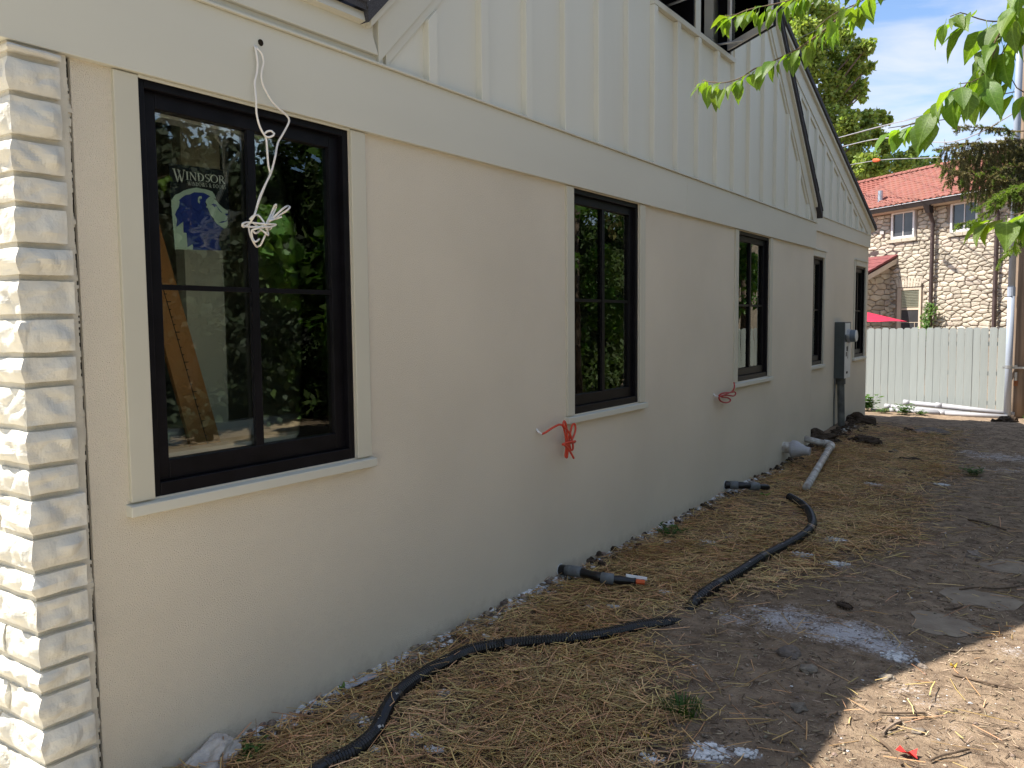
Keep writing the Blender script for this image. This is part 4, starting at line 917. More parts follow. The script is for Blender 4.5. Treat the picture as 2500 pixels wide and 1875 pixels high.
WK=[[(0.085,1.954,1.930),(0.095,1.935,1.905),(0.075,1.931,1.884),(0.085,1.898,1.867),(0.095,1.886,1.876),(0.074,1.927,1.887),(0.085,1.958,1.885),(0.095,1.991,1.885),(0.074,2.050,1.890),(0.086,2.011,1.877),(0.095,1.958,1.872),(0.074,1.927,1.871),(0.086,1.896,1.873)],
 [(0.070,1.960,1.919),(0.080,1.939,1.897),(0.060,1.941,1.876),(0.070,1.937,1.846),(0.080,1.944,1.817),(0.059,1.974,1.805),(0.070,1.980,1.810),(0.080,1.991,1.840),(0.059,2.026,1.874),(0.071,2.028,1.886),(0.080,2.024,1.875),(0.059,2.030,1.871)],
 [(0.080,1.929,1.896),(0.090,1.935,1.907),(0.070,1.974,1.916),(0.080,1.983,1.901),(0.090,1.990,1.878),(0.069,2.017,1.859),(0.080,2.008,1.848),(0.090,1.986,1.855),(0.069,1.979,1.872),(0.081,1.942,1.887)],
 [(0.075,1.942,1.862),(0.085,1.947,1.850),(0.065,1.982,1.861),(0.075,1.999,1.880),(0.085,2.004,1.899),(0.064,2.039,1.931),(0.075,2.045,1.957),(0.085,2.045,1.961),(0.064,2.059,1.949),(0.076,2.031,1.916),(0.085,2.006,1.890),(0.064,2.012,1.869)],
 [(0.090,1.960,1.830),(0.100,1.935,1.818),(0.080,1.939,1.832),(0.090,1.929,1.857),(0.100,1.949,1.867),(0.079,2.012,1.894),(0.090,2.038,1.922),(0.100,2.064,1.947),(0.079,2.104,1.962),(0.091,2.102,1.957),(0.100,2.081,1.942),(0.079,2.064,1.925),(0.091,2.024,1.904),(0.100,2.000,1.898),(0.079,2.047,1.910),(0.091,2.064,1.918)]]
cable('white_cable', 'white cable hanging from the frieze in front of nearest window, knotted below', 'cable', [('strand', WC1, .0038, whitec, 0), ('strand', WC2, .0038, whitec, 0)] + [('knot_loop', q, .0036, whitec, 0) for q in WK])
k = MB(); k.tube([(0.024, 2.046, 2.54), (0.0275, 2.046, 2.54)], .012, 10); k.build('cable_hole', crackm, house)
RC1=[(0.035,3.917,0.902),(0.040,3.946,0.907),(0.050,4.014,0.929),(0.060,4.071,0.940),(0.060,4.111,0.922),(0.055,4.144,0.866),(0.055,4.151,0.800),(0.055,4.141,0.744),(0.060,4.151,0.737),(0.065,4.154,0.801),(0.060,4.156,0.878),(0.060,4.137,0.939),(0.060,4.119,0.955),(0.070,4.094,0.938),(0.075,4.121,0.909),(0.070,4.167,0.878),(0.065,4.208,0.820),(0.060,4.220,0.779),(0.055,4.203,0.777),(0.055,4.186,0.829),(0.050,4.208,0.872),(0.050,4.228,0.915),(0.055,4.246,0.926),(0.060,4.253,0.900),(0.065,4.228,0.864),(0.070,4.180,0.831),(0.075,4.145,0.816),(0.080,4.068,0.827),(0.085,4.116,0.833),(0.080,4.215,0.828),(0.070,4.219,0.819),(0.085,4.078,0.830),(0.080,4.137,0.791),(0.070,4.213,0.726)]
RC2=[(0.030,6.711,0.889),(0.040,6.720,0.905),(0.050,6.792,0.914),(0.050,6.951,0.906),(0.055,7.043,0.904),(0.060,7.052,0.886),(0.060,6.994,0.873),(0.055,6.846,0.891),(0.050,6.715,0.893),(0.050,6.671,0.882),(0.055,6.702,0.852),(0.060,6.800,0.832),(0.060,6.897,0.831),(0.060,6.920,0.848),(0.055,6.858,0.869),(0.055,6.723,0.888),(0.060,6.832,0.905),(0.060,6.946,0.912),(0.060,6.997,0.926),(0.050,7.048,0.952),(0.040,7.060,0.987)]
cable('red_cable', 'orange-red cable wound into an upright bundle beside the second window sill', 'cable', [('lead_end', [(-.02,3.92,.93),(0.000,3.916,0.926),(0.020,3.908,0.914),(0.035,3.917,0.902)], .006, flake, 0), ('coil', RC1, .0062, redc, 0)], 'red cables out of the wall')
cable('red_cable', 'dark red cable in flat loops below the third window sill', 'cable', [('lead_end', [(-.02,6.68,.92),(0.000,6.676,0.914),(0.020,6.666,0.897),(0.030,6.711,0.889)], .006, flake, 0), ('coil', RC2, .0062, redc2, 0)], 'red cables out of the wall')

# ---------------------------------------------------------------- sticker and board behind the nearest window
STK = [(1.714, 2.074), (1.951, 2.083), (1.724, 1.787), (1.951, 1.797)]
def SP(u, v, l):
    a = [STK[0][i] + (STK[1][i] - STK[0][i]) * u for i in (0, 1)]; c = [STK[2][i] + (STK[3][i] - STK[2][i]) * u for i in (0, 1)]
    return (-0.0590 + l * 0.0009, a[0] + (c[0] - a[0]) * v, a[1] + (c[1] - a[1]) * v)
def px(x_, y_):
    lf = 137 + (y_ - 93) * .0687; rt = 775 + (y_ - 172) * .035; tp = 93 + (x_ - 137) * .124; bt = 1010 + (x_ - 200) * .025
    return ((x_ - lf) / (rt - lf), (y_ - tp) / (bt - tp))
def poly3(mb, pts, l): mb.quad(*[SP(*p, l) for p in pts][::-1])
def sticker():
    t = thing('window_sticker', 'dark sticker with lion head and white lettering on nearest window glass', 'sticker', SP(.5, .5, 0))
    k = MB(); k.prism([SP(0, 0, -1), SP(1, 0, -1), SP(1, 1, -1), SP(0, 1, -1)], (0.0008, 0, 0)); k.build('sheet', nearblk, t)
    P = lambda l: [px(*q) for q in l]
    k = MB(); poly3(k, P([(163,490),(185,455),(205,430),(245,415),(290,385),(340,368),(425,352),(470,362),(520,370),(560,380),(600,395),(625,430),(640,470),(600,470),(520,480),(400,500),(330,600),(330,800),(400,1005),(395,1016),(203,1010),(185,800),(168,600)]), 1); k.build('pale_mane', palegreen, t)
    k = MB(); poly3(k, P([(400,402),(500,408),(575,445),(530,485),(522,520),(545,580),(575,640),(610,700),(660,745),(722,792),(700,815),(680,850),(668,890),(672,960),(696,1024),(385,1016),(392,950),(330,988),(325,900),(318,835),(288,832),(285,715),(215,772),(222,690),(200,640),(220,590),(240,560),(250,500),(240,490),(265,465),(310,432),(355,425)]), 2); k.build('navy_mane', navy, t)
    k = MB(); poly3(k, P([(565,450),(600,462),(640,490),(670,530),(720,572),(768,600),(772,625),(768,640),(752,652),(768,668),(762,690),(768,720),(764,765),(748,785),(722,790),(690,765),(650,742),(625,715),(610,680),(580,650),(562,610),(545,570),(525,560),(540,540),(520,505),(530,480)]), 3)
    poly3(k, P([(438,470),(455,442),(478,446),(482,462),(468,482),(455,525),(440,508)]), 3); k.build('pale_face', palegreen, t)
    k = MB(); poly3(k, P([(582,533),(605,524),(635,530),(655,556),(628,550),(622,570),(606,548)]), 4); poly3(k, P([(640,548),(668,580),(700,615),(705,628),(664,590)]), 4); poly3(k, P([(732,632),(772,628),(770,642),(752,652)]), 4)
    poly3(k, P([(668,728),(700,712),(740,708),(764,690),(750,716),(710,730)]), 4); poly3(k, P([(458,470),(468,465),(462,500),(452,490)]), 4); k.build('face_lines', navy, t)
    # serif lettering built from strokes
    k = MB()
    def stroke(o, s, a, c, w): 
        d = Vector((c[0] - a[0], c[1] - a[1])); n_ = Vector((-d.y, d.x)).normalized() * w / 2
        poly3(k, [(o[0] + q[0] * s[0], o[1] + q[1] * s[1]) for q in [(a[0] - n_.x, a[1] - n_.y), (c[0] - n_.x, c[1] - n_.y), (c[0] + n_.x, c[1] + n_.y), (a[0] + n_.x, a[1] + n_.y)]], 2)
    def arc(o, s, cxy, rx, ry, a0, a1, w0, w1, n=12):
        for i in range(n):
            a = a0 + (a1 - a0) * i / n; c = a0 + (a1 - a0) * (i + 1) / n
            w = lambda q: w0 + (w1 - w0) * abs(math.cos(q))
            pts = [(cxy[0] + (rx + w(a) / 2) * math.cos(a), cxy[1] + (ry + w0 / 2) * math.sin(a)), (cxy[0] + (rx + w(c) / 2) * math.cos(c), cxy[1] + (ry + w0 / 2) * math.sin(c)), (cxy[0] + (rx - w(c) / 2) * math.cos(c), cxy[1] + (ry - w0 / 2) * math.sin(c)), (cxy[0] + (rx - w(a) / 2) * math.cos(a), cxy[1] + (ry - w0 / 2) * math.sin(a))]
            poly3(k, [(o[0] + q[0] * s[0], o[1] + q[1] * s[1]) for q in pts], 2)
    def ser(o, s, x_, y_, w=.3): stroke(o, s, (x_ - w / 2, y_), (x_ + w / 2, y_), .05)
    T, t_ = .15, .06
    def letter(ch, o, s):                                # y runs down, cap height 1
        if ch == 'W':
            stroke(o, s, (.08, 0), (.42, 1), T); stroke(o, s, (.42, 1), (.72, .05), t_); stroke(o, s, (.52, .0), (.86, 1), T); stroke(o, s, (.86, 1), (1.16, 0), t_); ser(o, s, .08, .02); ser(o, s, 1.16, .02, .24); ser(o, s, .52, .02, .2); return 1.22
        if ch == 'I': stroke(o, s, (.16, 0), (.16, 1), T); ser(o, s, .16, .02); ser(o, s, .16, .98); return .34
        if ch == 'N': stroke(o, s, (.14, 0), (.14, 1), t_); stroke(o, s, (.14, 0), (.74, 1), T); stroke(o, s, (.74, 0), (.74, 1), t_); ser(o, s, .1, .02, .2); ser(o, s, .14, .98); ser(o, s, .74, .02, .26); return .90
        if ch == 'D': stroke(o, s, (.16, 0), (.16, 1), T); arc(o, s, (.24, .5), .46, .47, -math.pi / 2, math.pi / 2, t_, T); stroke(o, s, (.04, .03), (.26, .03), t_); stroke(o, s, (.04, .97), (.26, .97), t_); return .84
        if ch == 'O': arc(o, s, (.46, .5), .40, .47, 0, 2 * math.pi, t_, T, 20); return .95
        if ch == 'S': arc(o, s, (.29, .26), .2, .23, -.5, -4.4, t_, T * .8); arc(o, s, (.29, .74), .22, .24, -1.9, 2.6, t_, T); stroke(o, s, (.18, .42), (.38, .58), T); return .60
        if ch == 'R': stroke(o, s, (.16, 0), (.16, 1), T); arc(o, s, (.30, .26), .26, .24, -math.pi / 2, math.pi / 2, t_, T * .9); stroke(o, s, (.16, .02), (.32, .02), t_); stroke(o, s, (.16, .5), (.32, .5), t_); stroke(o, s, (.36, .5), (.74, 1), T); ser(o, s, .12, .02, .26); ser(o, s, .16, .98); ser(o, s, .74, .97, .2); return .80
        if ch == '&': arc(o, s, (.36, .25), .19, .22, 0, 2 * math.pi, t_, T * .7); arc(o, s, (.34, .72), .26, .25, 0.6, 5.2, t_, T * .8); stroke(o, s, (.26, .42), (.78, 1), T); stroke(o, s, (.58, .74), (.76, .45), t_); return .86
        return .35
    def word(txt, u, v, h, ratio, first=1.0, slope=0.0):
        for i, ch in enumerate(txt):
            hh = h * (first if i == 0 else 1); sx = hh * ratio
            u += letter(ch, (u, v + slope * u), (sx, hh)) * sx + 0.006
        return u
    def fit(txt, u0, u1, v, h, first=1.0):
        # measure with a dry run, then set the width so that the word ends at u1
        f0, m0, v0 = len(k.f), len(k.m), len(k.v); e = word(txt, 0, v, h, 1.0, first); del k.f[f0:], k.m[m0:], k.v[v0:]
        n = len(txt) * .006; word(txt, u0, v, h, (u1 - u0 - n) / (e - n), first)
    fit('W', .06, .255, .058, .150); fit('INDSOR', .262, .945, .075, .098); fit('WINDOWS & DOORS', .285, .955, .188, .048)
    k.build('lettering', letterm, t)
sticker()
def plank():
    t = thing('leaning_plank', 'brown plank with marked ruler ticks leaning inside the nearest window', 'plank', (-0.45, 2.1, 0.16))
    a0, a1, b0, b1 = (-0.62, 1.855, 2.12), (-0.62, 1.975, 2.12), (-0.50, 2.135, 0.70), (-0.50, 2.285, 0.70)
    L = lambda p, q, f: tuple(p[i] + (q[i] - p[i]) * f for i in range(3))
    k = MB(); k.prism([a0, a1, b1, b0], (0.02, 0, 0)); k.build('board', plankm, t)
    k = MB(); c0, c1 = L(a0, a1, .42), L(b0, b1, .55)
    e = Vector((.0212, 0, 0)); k.quad(Vector(c0) + e, Vector(c1) + e, Vector(c1) + e + Vector((0, .004, 0)), Vector(c0) + e + Vector((0, .004, 0)))
    for i in range(46):
        f = i / 46; p = Vector(L(c0, c1, f)) + e; w = .022 if i % 4 == 0 else .012; k.quad(p, p + Vector((0, 0, -.0035)), p + Vector((0, w, -.0035)), p + Vector((0, w, 0)))
    k.build('ruler_marks', inkm, t)
    k = MB(); q0, q1 = (-0.75, 1.66, 1.85), (-0.66, 1.93, 1.15)
    k2 = MB(); k2.prism([(-0.80, 1.55, 2.0), (-0.80, 1.72, 2.0), (-0.70, 2.02, 1.05), (-0.70, 1.80, 1.05)], (.02, 0, 0)); k2.build('rear_board', plankm, t)
plank()
# ---------------------------------------------------------------- straw, gravel, flakes (uncountable)
def ribbons(name, n, xr, yr, dens, lr, rr, m, tilt=0.12, stack=0.03, seed=1, sides=3, yawsd=None):
    g = np.random.default_rng(seed); X = []; Y = []; c = 0
    while c < n:
        x = g.uniform(*xr, 200000); y = yr[0] + (yr[1] - yr[0]) * g.uniform(0, 1, 200000) ** 1.7
        k = g.uniform(0, 1, 200000) < dens(x, y); X.append(x[k]); Y.append(y[k]); c += k.sum()
    x = np.concatenate(X)[:n]; y = np.concatenate(Y)[:n]
    ln = g.uniform(*lr, n) * (0.6 + 0.8 * g.uniform(0, 1, n) ** 2); r = g.uniform(*rr, n)
    yaw = g.uniform(0, 2 * math.pi, n) + 0.8 * lumps(x * 2, y * 2); pit = g.normal(0, tilt, n)
    d = np.stack([np.cos(yaw) * np.cos(pit), np.sin(yaw) * np.cos(pit), np.sin(pit)], 1)
    half = ln / 2
    lift = np.abs(d[:, 2]) * half * 0.8 + r + stack * g.uniform(0, 1, n) ** 2
    cx = np.maximum(x, 0.012 + np.abs(d[:, 0]) * half)
    P = np.stack([cx, y, hgt(cx, y) + lift], 1)
    u = np.stack([-np.sin(yaw), np.cos(yaw), 0 * yaw], 1); w = np.cross(d, u)
    bend = g.normal(0, 0.03, n)[:, None] * u * ln[:, None]
    V = []; 
    for t in (-1, 0, 1):
        for k in range(sides):
            a = 2 * math.pi * k / sides
            rad = (r * (0.8 if t else 1))[:, None]
            V.append(P + d * (half * t)[:, None] + bend * (1 - t * t) + (u * math.cos(a) * 1.25 + w * math.sin(a) * .8) * rad)
    V = np.stack(V, 1).reshape(-1, 3); base = np.arange(n)[:, None] * (3 * sides); F = []
    for s in range(2):
        for k in range(sides):
            k2 = (k + 1) % sides; F.append(np.concatenate([base + s * sides + k, base + s * sides + k2, base + (s + 1) * sides + k2, base + (s + 1) * sides + k], 1))
    F = np.stack(F, 1).reshape(-1, 4)
    o = np_mesh(name, V, F, m); return o
o = ribbons('straw', 40000, (0.0, 2.5), (1.4, 12.8), straw_density, (0.05, 0.18), (0.0013, 0.0026), strawm, seed=3); tag(o, 'golden brown straw scattered over the dirt along the wall', 'straw', kind='stuff')
o = ribbons('twig_litter', 9000, (0.05, 3.0), (1.4, 13), lambda x, y: 0.5 + 0.4 * np.clip(lumps(x * 3, y * 3), -1, 1), (0.010, 0.05), (0.0008, 0.0022), twigm, seed=5, stack=.004); tag(o, 'tiny dark twigs and bark bits littering the bare dirt', 'twig litter', kind='stuff')
def chips(name, n, xr, yr, dens, sr, m, seed, flat=0.55, sink=0.3):
    g = np.random.default_rng(seed); X = []; Y = []; c = 0
    while c < n:
        x = g.uniform(*xr, 100000); y = yr[0] + (yr[1] - yr[0]) * g.uniform(0, 1, 100000) ** 1.7
        k = g.uniform(0, 1, 100000) < dens(x, y); X.append(x[k]); Y.append(y[k]); c += k.sum()
    x = np.concatenate(X)[:n]; y = np.concatenate(Y)[:n]; s = sr[0] + (sr[1] - sr[0]) * g.uniform(0, 1, n) ** 3
    base = np.array([[1, 0, 0], [.5, .8, .05], [-.5, .85, -.05], [-1, 0, .05], [-.5, -.85, 0], [.5, -.8, -.05], [.7, .35, .6], [0, .8, .55], [-.7, .3, .65], [-.65, -.4, .55], [.0, -.75, .65], [.65, -.4, .6], [.05, .03, .82]])
    V = base[None] * (1 + g.uniform(-.28, .28, (n, 13, 3))); V[:, :, 2] *= flat
    a = g.uniform(0, 6.28, n); ca, sa = np.cos(a)[:, None], np.sin(a)[:, None]
    V = np.stack([V[:, :, 0] * ca - V[:, :, 1] * sa, V[:, :, 0] * sa + V[:, :, 1] * ca, V[:, :, 2]], 2) * s[:, None, None]
    V = V + np.stack([x, y, hgt(x, y) + s * flat * (1 - sink)], 1)[:, None, :]
    F = np.array([q for i in range(6) for q in ([i, (i + 1) % 6, 6 + (i + 1) % 6], [i, 6 + (i + 1) % 6, 6 + i], [6 + i, 6 + (i + 1) % 6, 12])])
    F = (F[None] + (np.arange(n) * 13)[:, None, None]).reshape(-1, 3)
    return np_mesh(name, V.reshape(-1, 3), F, m)
o = ribbons('pale_litter', 12000, (0.05, 3.0), (1.4, 13), lambda x, y: 0.5 + 0.4 * np.clip(lumps(x * 2.5 + 4, y * 3), -1, 1), (0.008, 0.05), (0.0008, 0.0022), mat('pale_chip', (0.50, 0.39, 0.27), 0.8, 0.15, 20, island=0.4), seed=6, stack=.004); tag(o, 'pale bark chips and bits littering the bare dirt', 'bark litter', kind='stuff')
o = chips('gravel', 14000, (0.0, 3.0), (1.4, 14), lambda x, y: 0.4 + 0.5 * (x < 0.12), (0.0015, 0.010), peb, 8); tag(o, 'small brown pebbles and crumbs scattered over the bare dirt', 'gravel', kind='stuff')
o = chips('wall_foot_rubble', 1400, (0.0, 0.14), (1.4, 12.6), lambda x, y: np.exp(-x / 0.05) * (0.25 + np.clip(lumps(x, y * 2) + .3, 0, 1)), (0.004, 0.024), peb, 12, .7); tag(o, 'grey mortar crumbs in a line along the foot of the wall', 'rubble', kind='stuff')
o = chips('white_plaster_crumbs', 3000, (0.0, 0.10), (1.4, 12), lambda x, y: np.exp(-x / 0.03) * np.clip(lumps(x * 2, y * 1.4 + 2) + .35, 0, 1), (0.004, 0.020), flake, 14, .5); tag(o, 'white plaster crumbs along the foot of the wall', 'plaster crumbs', kind='stuff')
o = chips('white_plaster_flakes', 1600, (0.0, 2.6), (1.4, 12), lambda x, y: np.clip(limef(x, y) - .25, 0, 1) + 0.012, (0.0015, 0.009), flake, 9, .2); tag(o, 'small white plaster flakes sprinkled around the chalky splashes', 'plaster flakes', kind='stuff')
def splashes():
    k = MB(); g = random.Random(77)
    for a, c, r, q in LIME:
        if r > .125 or q < .6: continue
        for i in range(int(20 + 4200 * r * r)):
            an = g.uniform(0, 6.28); d = r * .62 * g.random() ** .8; x, y = a + d * math.cos(an) * 1.15, c + d * math.sin(an) * .8
            if x < .02: continue
            s_ = g.uniform(.002, .011) * (1 if g.random() < .8 else 1.7); n_ = g.randint(5, 7); z = gz(x, y) + .007 + .016 * min(1, float(straw_density(np.array(x), np.array(y)))) ; b0 = len(k.v); ph = g.uniform(0, 6.28)
            P = [(x + s_ * g.uniform(.45, 1.2) * math.cos(ph + 6.28 * j / n_), y + s_ * .8 * g.uniform(.45, 1.2) * math.sin(ph + 6.28 * j / n_)) for j in range(n_)]
            k.v += [(u, v, z + g.uniform(0, .002)) for u, v in P] + [(u, v, z - .005) for u, v in P]; k.f.append(tuple(b0 + j for j in range(n_))); k.m.append(0)
            for j in range(n_): k.f.append((b0 + n_ + j, b0 + n_ + (j + 1) % n_, b0 + (j + 1) % n_, b0 + j)); k.m.append(0)
    tag(k.build('plaster_splashes', flake), 'small crusty white plaster splashes dropped on the straw', 'plaster splashes', kind='stuff')
splashes()
def soil():
    o = chips('wall_foot_soil', 1800, (-0.05, 0.30), (4.5, 12.6), lambda x, y: np.exp(-np.maximum(x, 0) / 0.07) * (0.06 + sstep(7.5, 9.8, y)), (0.006, 0.036), clodm, 15, .75); tag(o, 'dark crumbly soil heaped along the farther wall foot', 'soil', kind='stuff')
soil()

# ---------------------------------------------------------------- clods, stones, twigs, leaves, weeds
def clod(lab, x, y, r, fl, seed, n=14, g=None):
    t = thing('dirt_heap', lab, 'dirt heap', (x, y, gz(x, y)), 'dark dirt heaps')
    me = rock_mesh('heap', r, seed, .38, 4, clodm, fl); part_at(me, 'heap', t, Matrix.Translation((x, y, gz(x, y) + r * fl * .2)))
    rr = random.Random(seed)
    for i in range(n):
        a = rr.uniform(0, 6.28); d = r * rr.uniform(.5, 1.15); s = r * rr.uniform(.10, .34)
        px_, py_ = x + d * math.cos(a), y + d * math.sin(a) * .9
        part_at(rock_mesh('clod', s, seed + i * 3, .4, 2, clodm, .8), 'clod', t, Matrix.Translation((px_, py_, gz(px_, py_) + s * .3 + max(0, r * .45 * fl * (1 - d / r)))))
clod('large dark soil heap beside the far corner of the wall', -0.02, 12.4, .19, .55, 3, 26)
clod('low dark soil heap in front of the meter riser', 0.42, 10.72, .17, .42, 8, 20)
clod('crumbly dark soil heap against the wall under the meter', -0.02, 10.35, .17, .55, 15, 22)
clod('small dark clod heap beside the flat grey stone', 0.72, 11.8, .06, .7, 21, 4)
clod('brown clod heap at the foot of the wooden pole', 1.66, 14.6, .15, .6, 31, 12)
clod('small dark clod heap on the open straw, middle distance', 1.06, 9.75, .11, .3, 41, 8)
ST = [(0.999,11.859,.20,.25,'flat grey stone slab on the straw in middle distance'), (2.000,5.956,.045,.8,'round brown stone alone on the bare dirt'), (1.451,3.773,.05,.6,'pale lumpy stone below the big chalk stain'),
 (1.575,3.636,.035,.6,'small angular grey stone below the big chalk stain'), (1.636,3.255,.032,.6,'pale small stone on shaded dirt near the shadow edge'), (1.874,3.738,.03,.5,'light stone just inside the sunlit dirt'),
 (1.993,4.557,.15,.05,'flat buried pale stone near the shadow edge'), (2.118,5.080,.17,.05,'larger flat buried pale stone in the shaded dirt'), (2.223,5.875,.16,.05,'farthest flat buried pale stone in the shaded dirt'), (0.31,2.27,.03,.6,'grey stone beside the nearest bend of the hose'), (0.24,2.20,.04,.6,'lumpy grey stone under the nearest bend of the hose'),
 (2.06,3.30,.022,.6,'whitish pebble on sunlit dirt near the red leaf'), (1.98,3.95,.02,.6,'small tan pebble on sunlit dirt edge'), (0.82,10.2,.05,.7,'dark stone half buried in the straw')]
for i, (x, y, r, fl, lab) in enumerate(ST):
    o = part_at(rock_mesh('loose_stone', r, i * 7 + 2, .3, 3, stonem if fl > .06 else buriedm, fl), 'loose_stone', None, Matrix.Translation((x, y, gz(x, y) + r * fl * (.25 if fl > .2 else -.05))) @ Matrix.Rotation(i * 1.3, 4, 'Z')); tag(o, lab, 'stone', 'loose stones on the dirt')
TW = [((2.031,4.180),(2.194,4.273),.0035,'thin twig pointing right on sunlit dirt under the shadow edge'),((1.913,3.372),(2.052,3.465),.0045,'thick short twig in the middle of the sunlit dirt'),((2.106,3.925),(2.329,3.876),.0045,'long dark twig at the right side of the sunlit dirt'),
 ((1.951,3.196),(1.989,3.341),.006,'stout stick piece on the sunlit dirt left of centre'),((2.121,3.082),(2.234,3.243),.0045,'bent dark stick just right of the red leaf'),((1.958,3.126),(2.055,3.000),.006,'pale stick left of the red leaf'),((1.748,3.208),(1.772,3.305),.004,'short twig crossing the shadow edge'),
 ((1.160,2.695),(1.442,2.640),.007,'brown stick lying in the near straw'),((1.868,7.048),(2.131,6.825),.008,'long pale stick on shaded dirt farther off'),((1.727,2.852),(1.747,2.926),.005,'stub of twig at the near shadow edge'),((1.978,4.749),(2.050,4.870),.004,'small twig between the flat buried stones'),((2.0,5.15),(2.28,5.4),.005,'thin stick behind the flat buried stones')]
for i, (a, c, r, lab) in enumerate(TW):
    k = MB(); P = [Vector((a[0] + (c[0] - a[0]) * f + rng.uniform(-.006, .006), a[1] + (c[1] - a[1]) * f + rng.uniform(-.006, .006), 0)) for f in (0, .3, .6, 1)]
    for p in P: p.z = gz(p.x, p.y) + r + rng.uniform(0, .012)
    k.tube(smooth_path(P, .02), [r * (1 - .5 * j / 40) for j in range(len(smooth_path(P, .02)))], 6); tag(k.build('stick', twigm if i % 3 else polem), lab, 'stick', 'sticks on the dirt')
def flat_leaf(name, lab, x, y, s, m, rot, pts=None, lift=.006):
    pts = pts or [(-1, 0), (-.5, .42), (.1, .5), (.6, .28), (1, 0), (.6, -.28), (.1, -.5), (-.5, -.42)]
    k = MB(); n = len(pts); k.v = [(p[0] * s, p[1] * s, .012 * math.sin(i * 1.9) + .004) for i, p in enumerate(pts)] + [(0, 0, .0)] + [(p[0] * s, p[1] * s, .012 * math.sin(i * 1.9) + .0025) for i, p in enumerate(pts)] + [(0, 0, -.0015)]
    for i in range(n): k.f.append((i, (i + 1) % n, n)); k.f.append((n + 1 + (i + 1) % n, n + 1 + i, 2 * n + 1)); k.f.append((i, n + 1 + i, n + 1 + (i + 1) % n, (i + 1) % n)); k.m += [0, 0, 0]
    o = k.build(name, m); o.matrix_basis = Matrix.Translation((x, y, gz(x, y) + lift)) @ Matrix.Rotation(rot, 4, 'Z'); return tag(o, lab, 'leaf')
flat_leaf('red_leaf', 'bright red fallen leaf on the sunlit dirt', 2.052, 3.083, .036, redleafm, .2, [(-1, .1), (-.6, .5), (-.1, .25), (.3, .6), (.95, .45), (.8, .0), (.9, -.4), (.2, -.35), (-.5, -.5)], .015)
flat_leaf('yellow_leaf', 'yellow leaf lying by the near bend of the black hose', .307, 2.527, .022, yellowm, .5)
flat_leaf('yellow_leaf', 'yellow leaf lying on the straw near the bottom edge', 1.223, 2.734, .018, yellowm, 1.1)
flat_leaf('green_leaf', 'green leaf at the wall foot beside the white strip', .03, 2.36, .028, leafm, 2.1, lift=.02)
flat_leaf('green_leaf', 'green leaf standing in the straw beyond the hose end', .362, 6.941, .05, leafm, .7, lift=.05)
flat_leaf('green_leaf', 'yellow-green leaf on the sunlit dirt beside the shadow edge', 2.095, 4.024, .018, yellowm, .7)
k = MB(); k.prism([(0.035, 2.36, 0.03), (0.05, 2.372, 0.022), (0.082, 2.52, 0.03), (0.062, 2.52, 0.045)], (0, 0, 0.003)); tag(k.build('plastic_strip', pvc), 'flat white plastic strip lying in the straw at the wall foot', 'plastic strip')
o = part_at(rock_mesh('concrete_chunk', .078, 77, .42, 5, chunkm, .75), 'concrete_chunk', None, Matrix.Translation((0.055, 1.715, 0.015)) @ Matrix.Diagonal((.8, 1.15, .9, 1))); tag(o, 'pale rough concrete chunk at the wall foot by bottom edge', 'concrete chunk')
def pinecone():
    t = thing('pine_cone', 'brown pine cone lying on the dirt beyond the chalk stain', 'pine cone', (1.524, 4.53, gz(1.524, 4.53)))
    k = MB(); d = Vector((.9, -.4, 0)).normalized(); c0 = Vector((1.524, 4.53, gz(1.524, 4.53) + .02)); u = Vector((-d.y, d.x, 0)); w = Vector((0, 0, 1))
    k.tube([c0 - d * .05, c0 - d * .02, c0 + d * .02, c0 + d * .05], [.006, .013, .013, .005], 8); k.build('core', conem, t)
    k = MB()
    for i in range(60):
        f = i / 60; a = i * 2.4; r = .02 * math.sin(math.pi * (0.12 + .8 * f)); q = c0 + d * (f - .5) * .1; o_ = u * math.cos(a) + w * math.sin(a); s = d.cross(o_)
        k.quad(q + o_ * r * .4 - s * .004, q + o_ * r + d * .008 - s * .006, q + o_ * r * 1.1 + d * .01, q + o_ * r + d * .008 + s * .006, q + o_ * r * .4 + s * .004)
    k.build('scales', conem, t)
pinecone()
def blades(k, x, y, n, h, w, spread, z=None, rg=rng):
    for i in range(n):
        a = rg.uniform(0, 6.28); r = spread * rg.uniform(0, 1) ** .7; bx, by = x + r * math.cos(a), y + r * math.sin(a); zz0 = gz(bx, by)
        a2 = a + rg.uniform(-.8, .8); hh = h * rg.uniform(.5, 1.1); d = Vector((math.cos(a2), math.sin(a2), 0)); s = Vector((-d.y, d.x, 0)) * w
        p0 = Vector((bx, by, zz0)); p1 = p0 + d * hh * .25 + Vector((0, 0, hh * .65)); p2 = p0 + d * hh * .7 + Vector((0, 0, hh * .9))
        k.quad(p0 - s, p0 + s, p1 + s * .8, p1 - s * .8); k.quad(p1 - s * .8, p1 + s * .8, p2)
def tuft(lab, x, y, n, h, spread, m=grassm, name='grass_tuft'):
    t = thing(name, lab, 'grass tuft', (x, y, gz(x, y))); k = MB(); blades(k, x, y, n, h, .0022, spread); k.build('blades', m, t)
tuft('small green grass tuft growing among the near straw', 1.256, 2.992, 170, .06, .075)
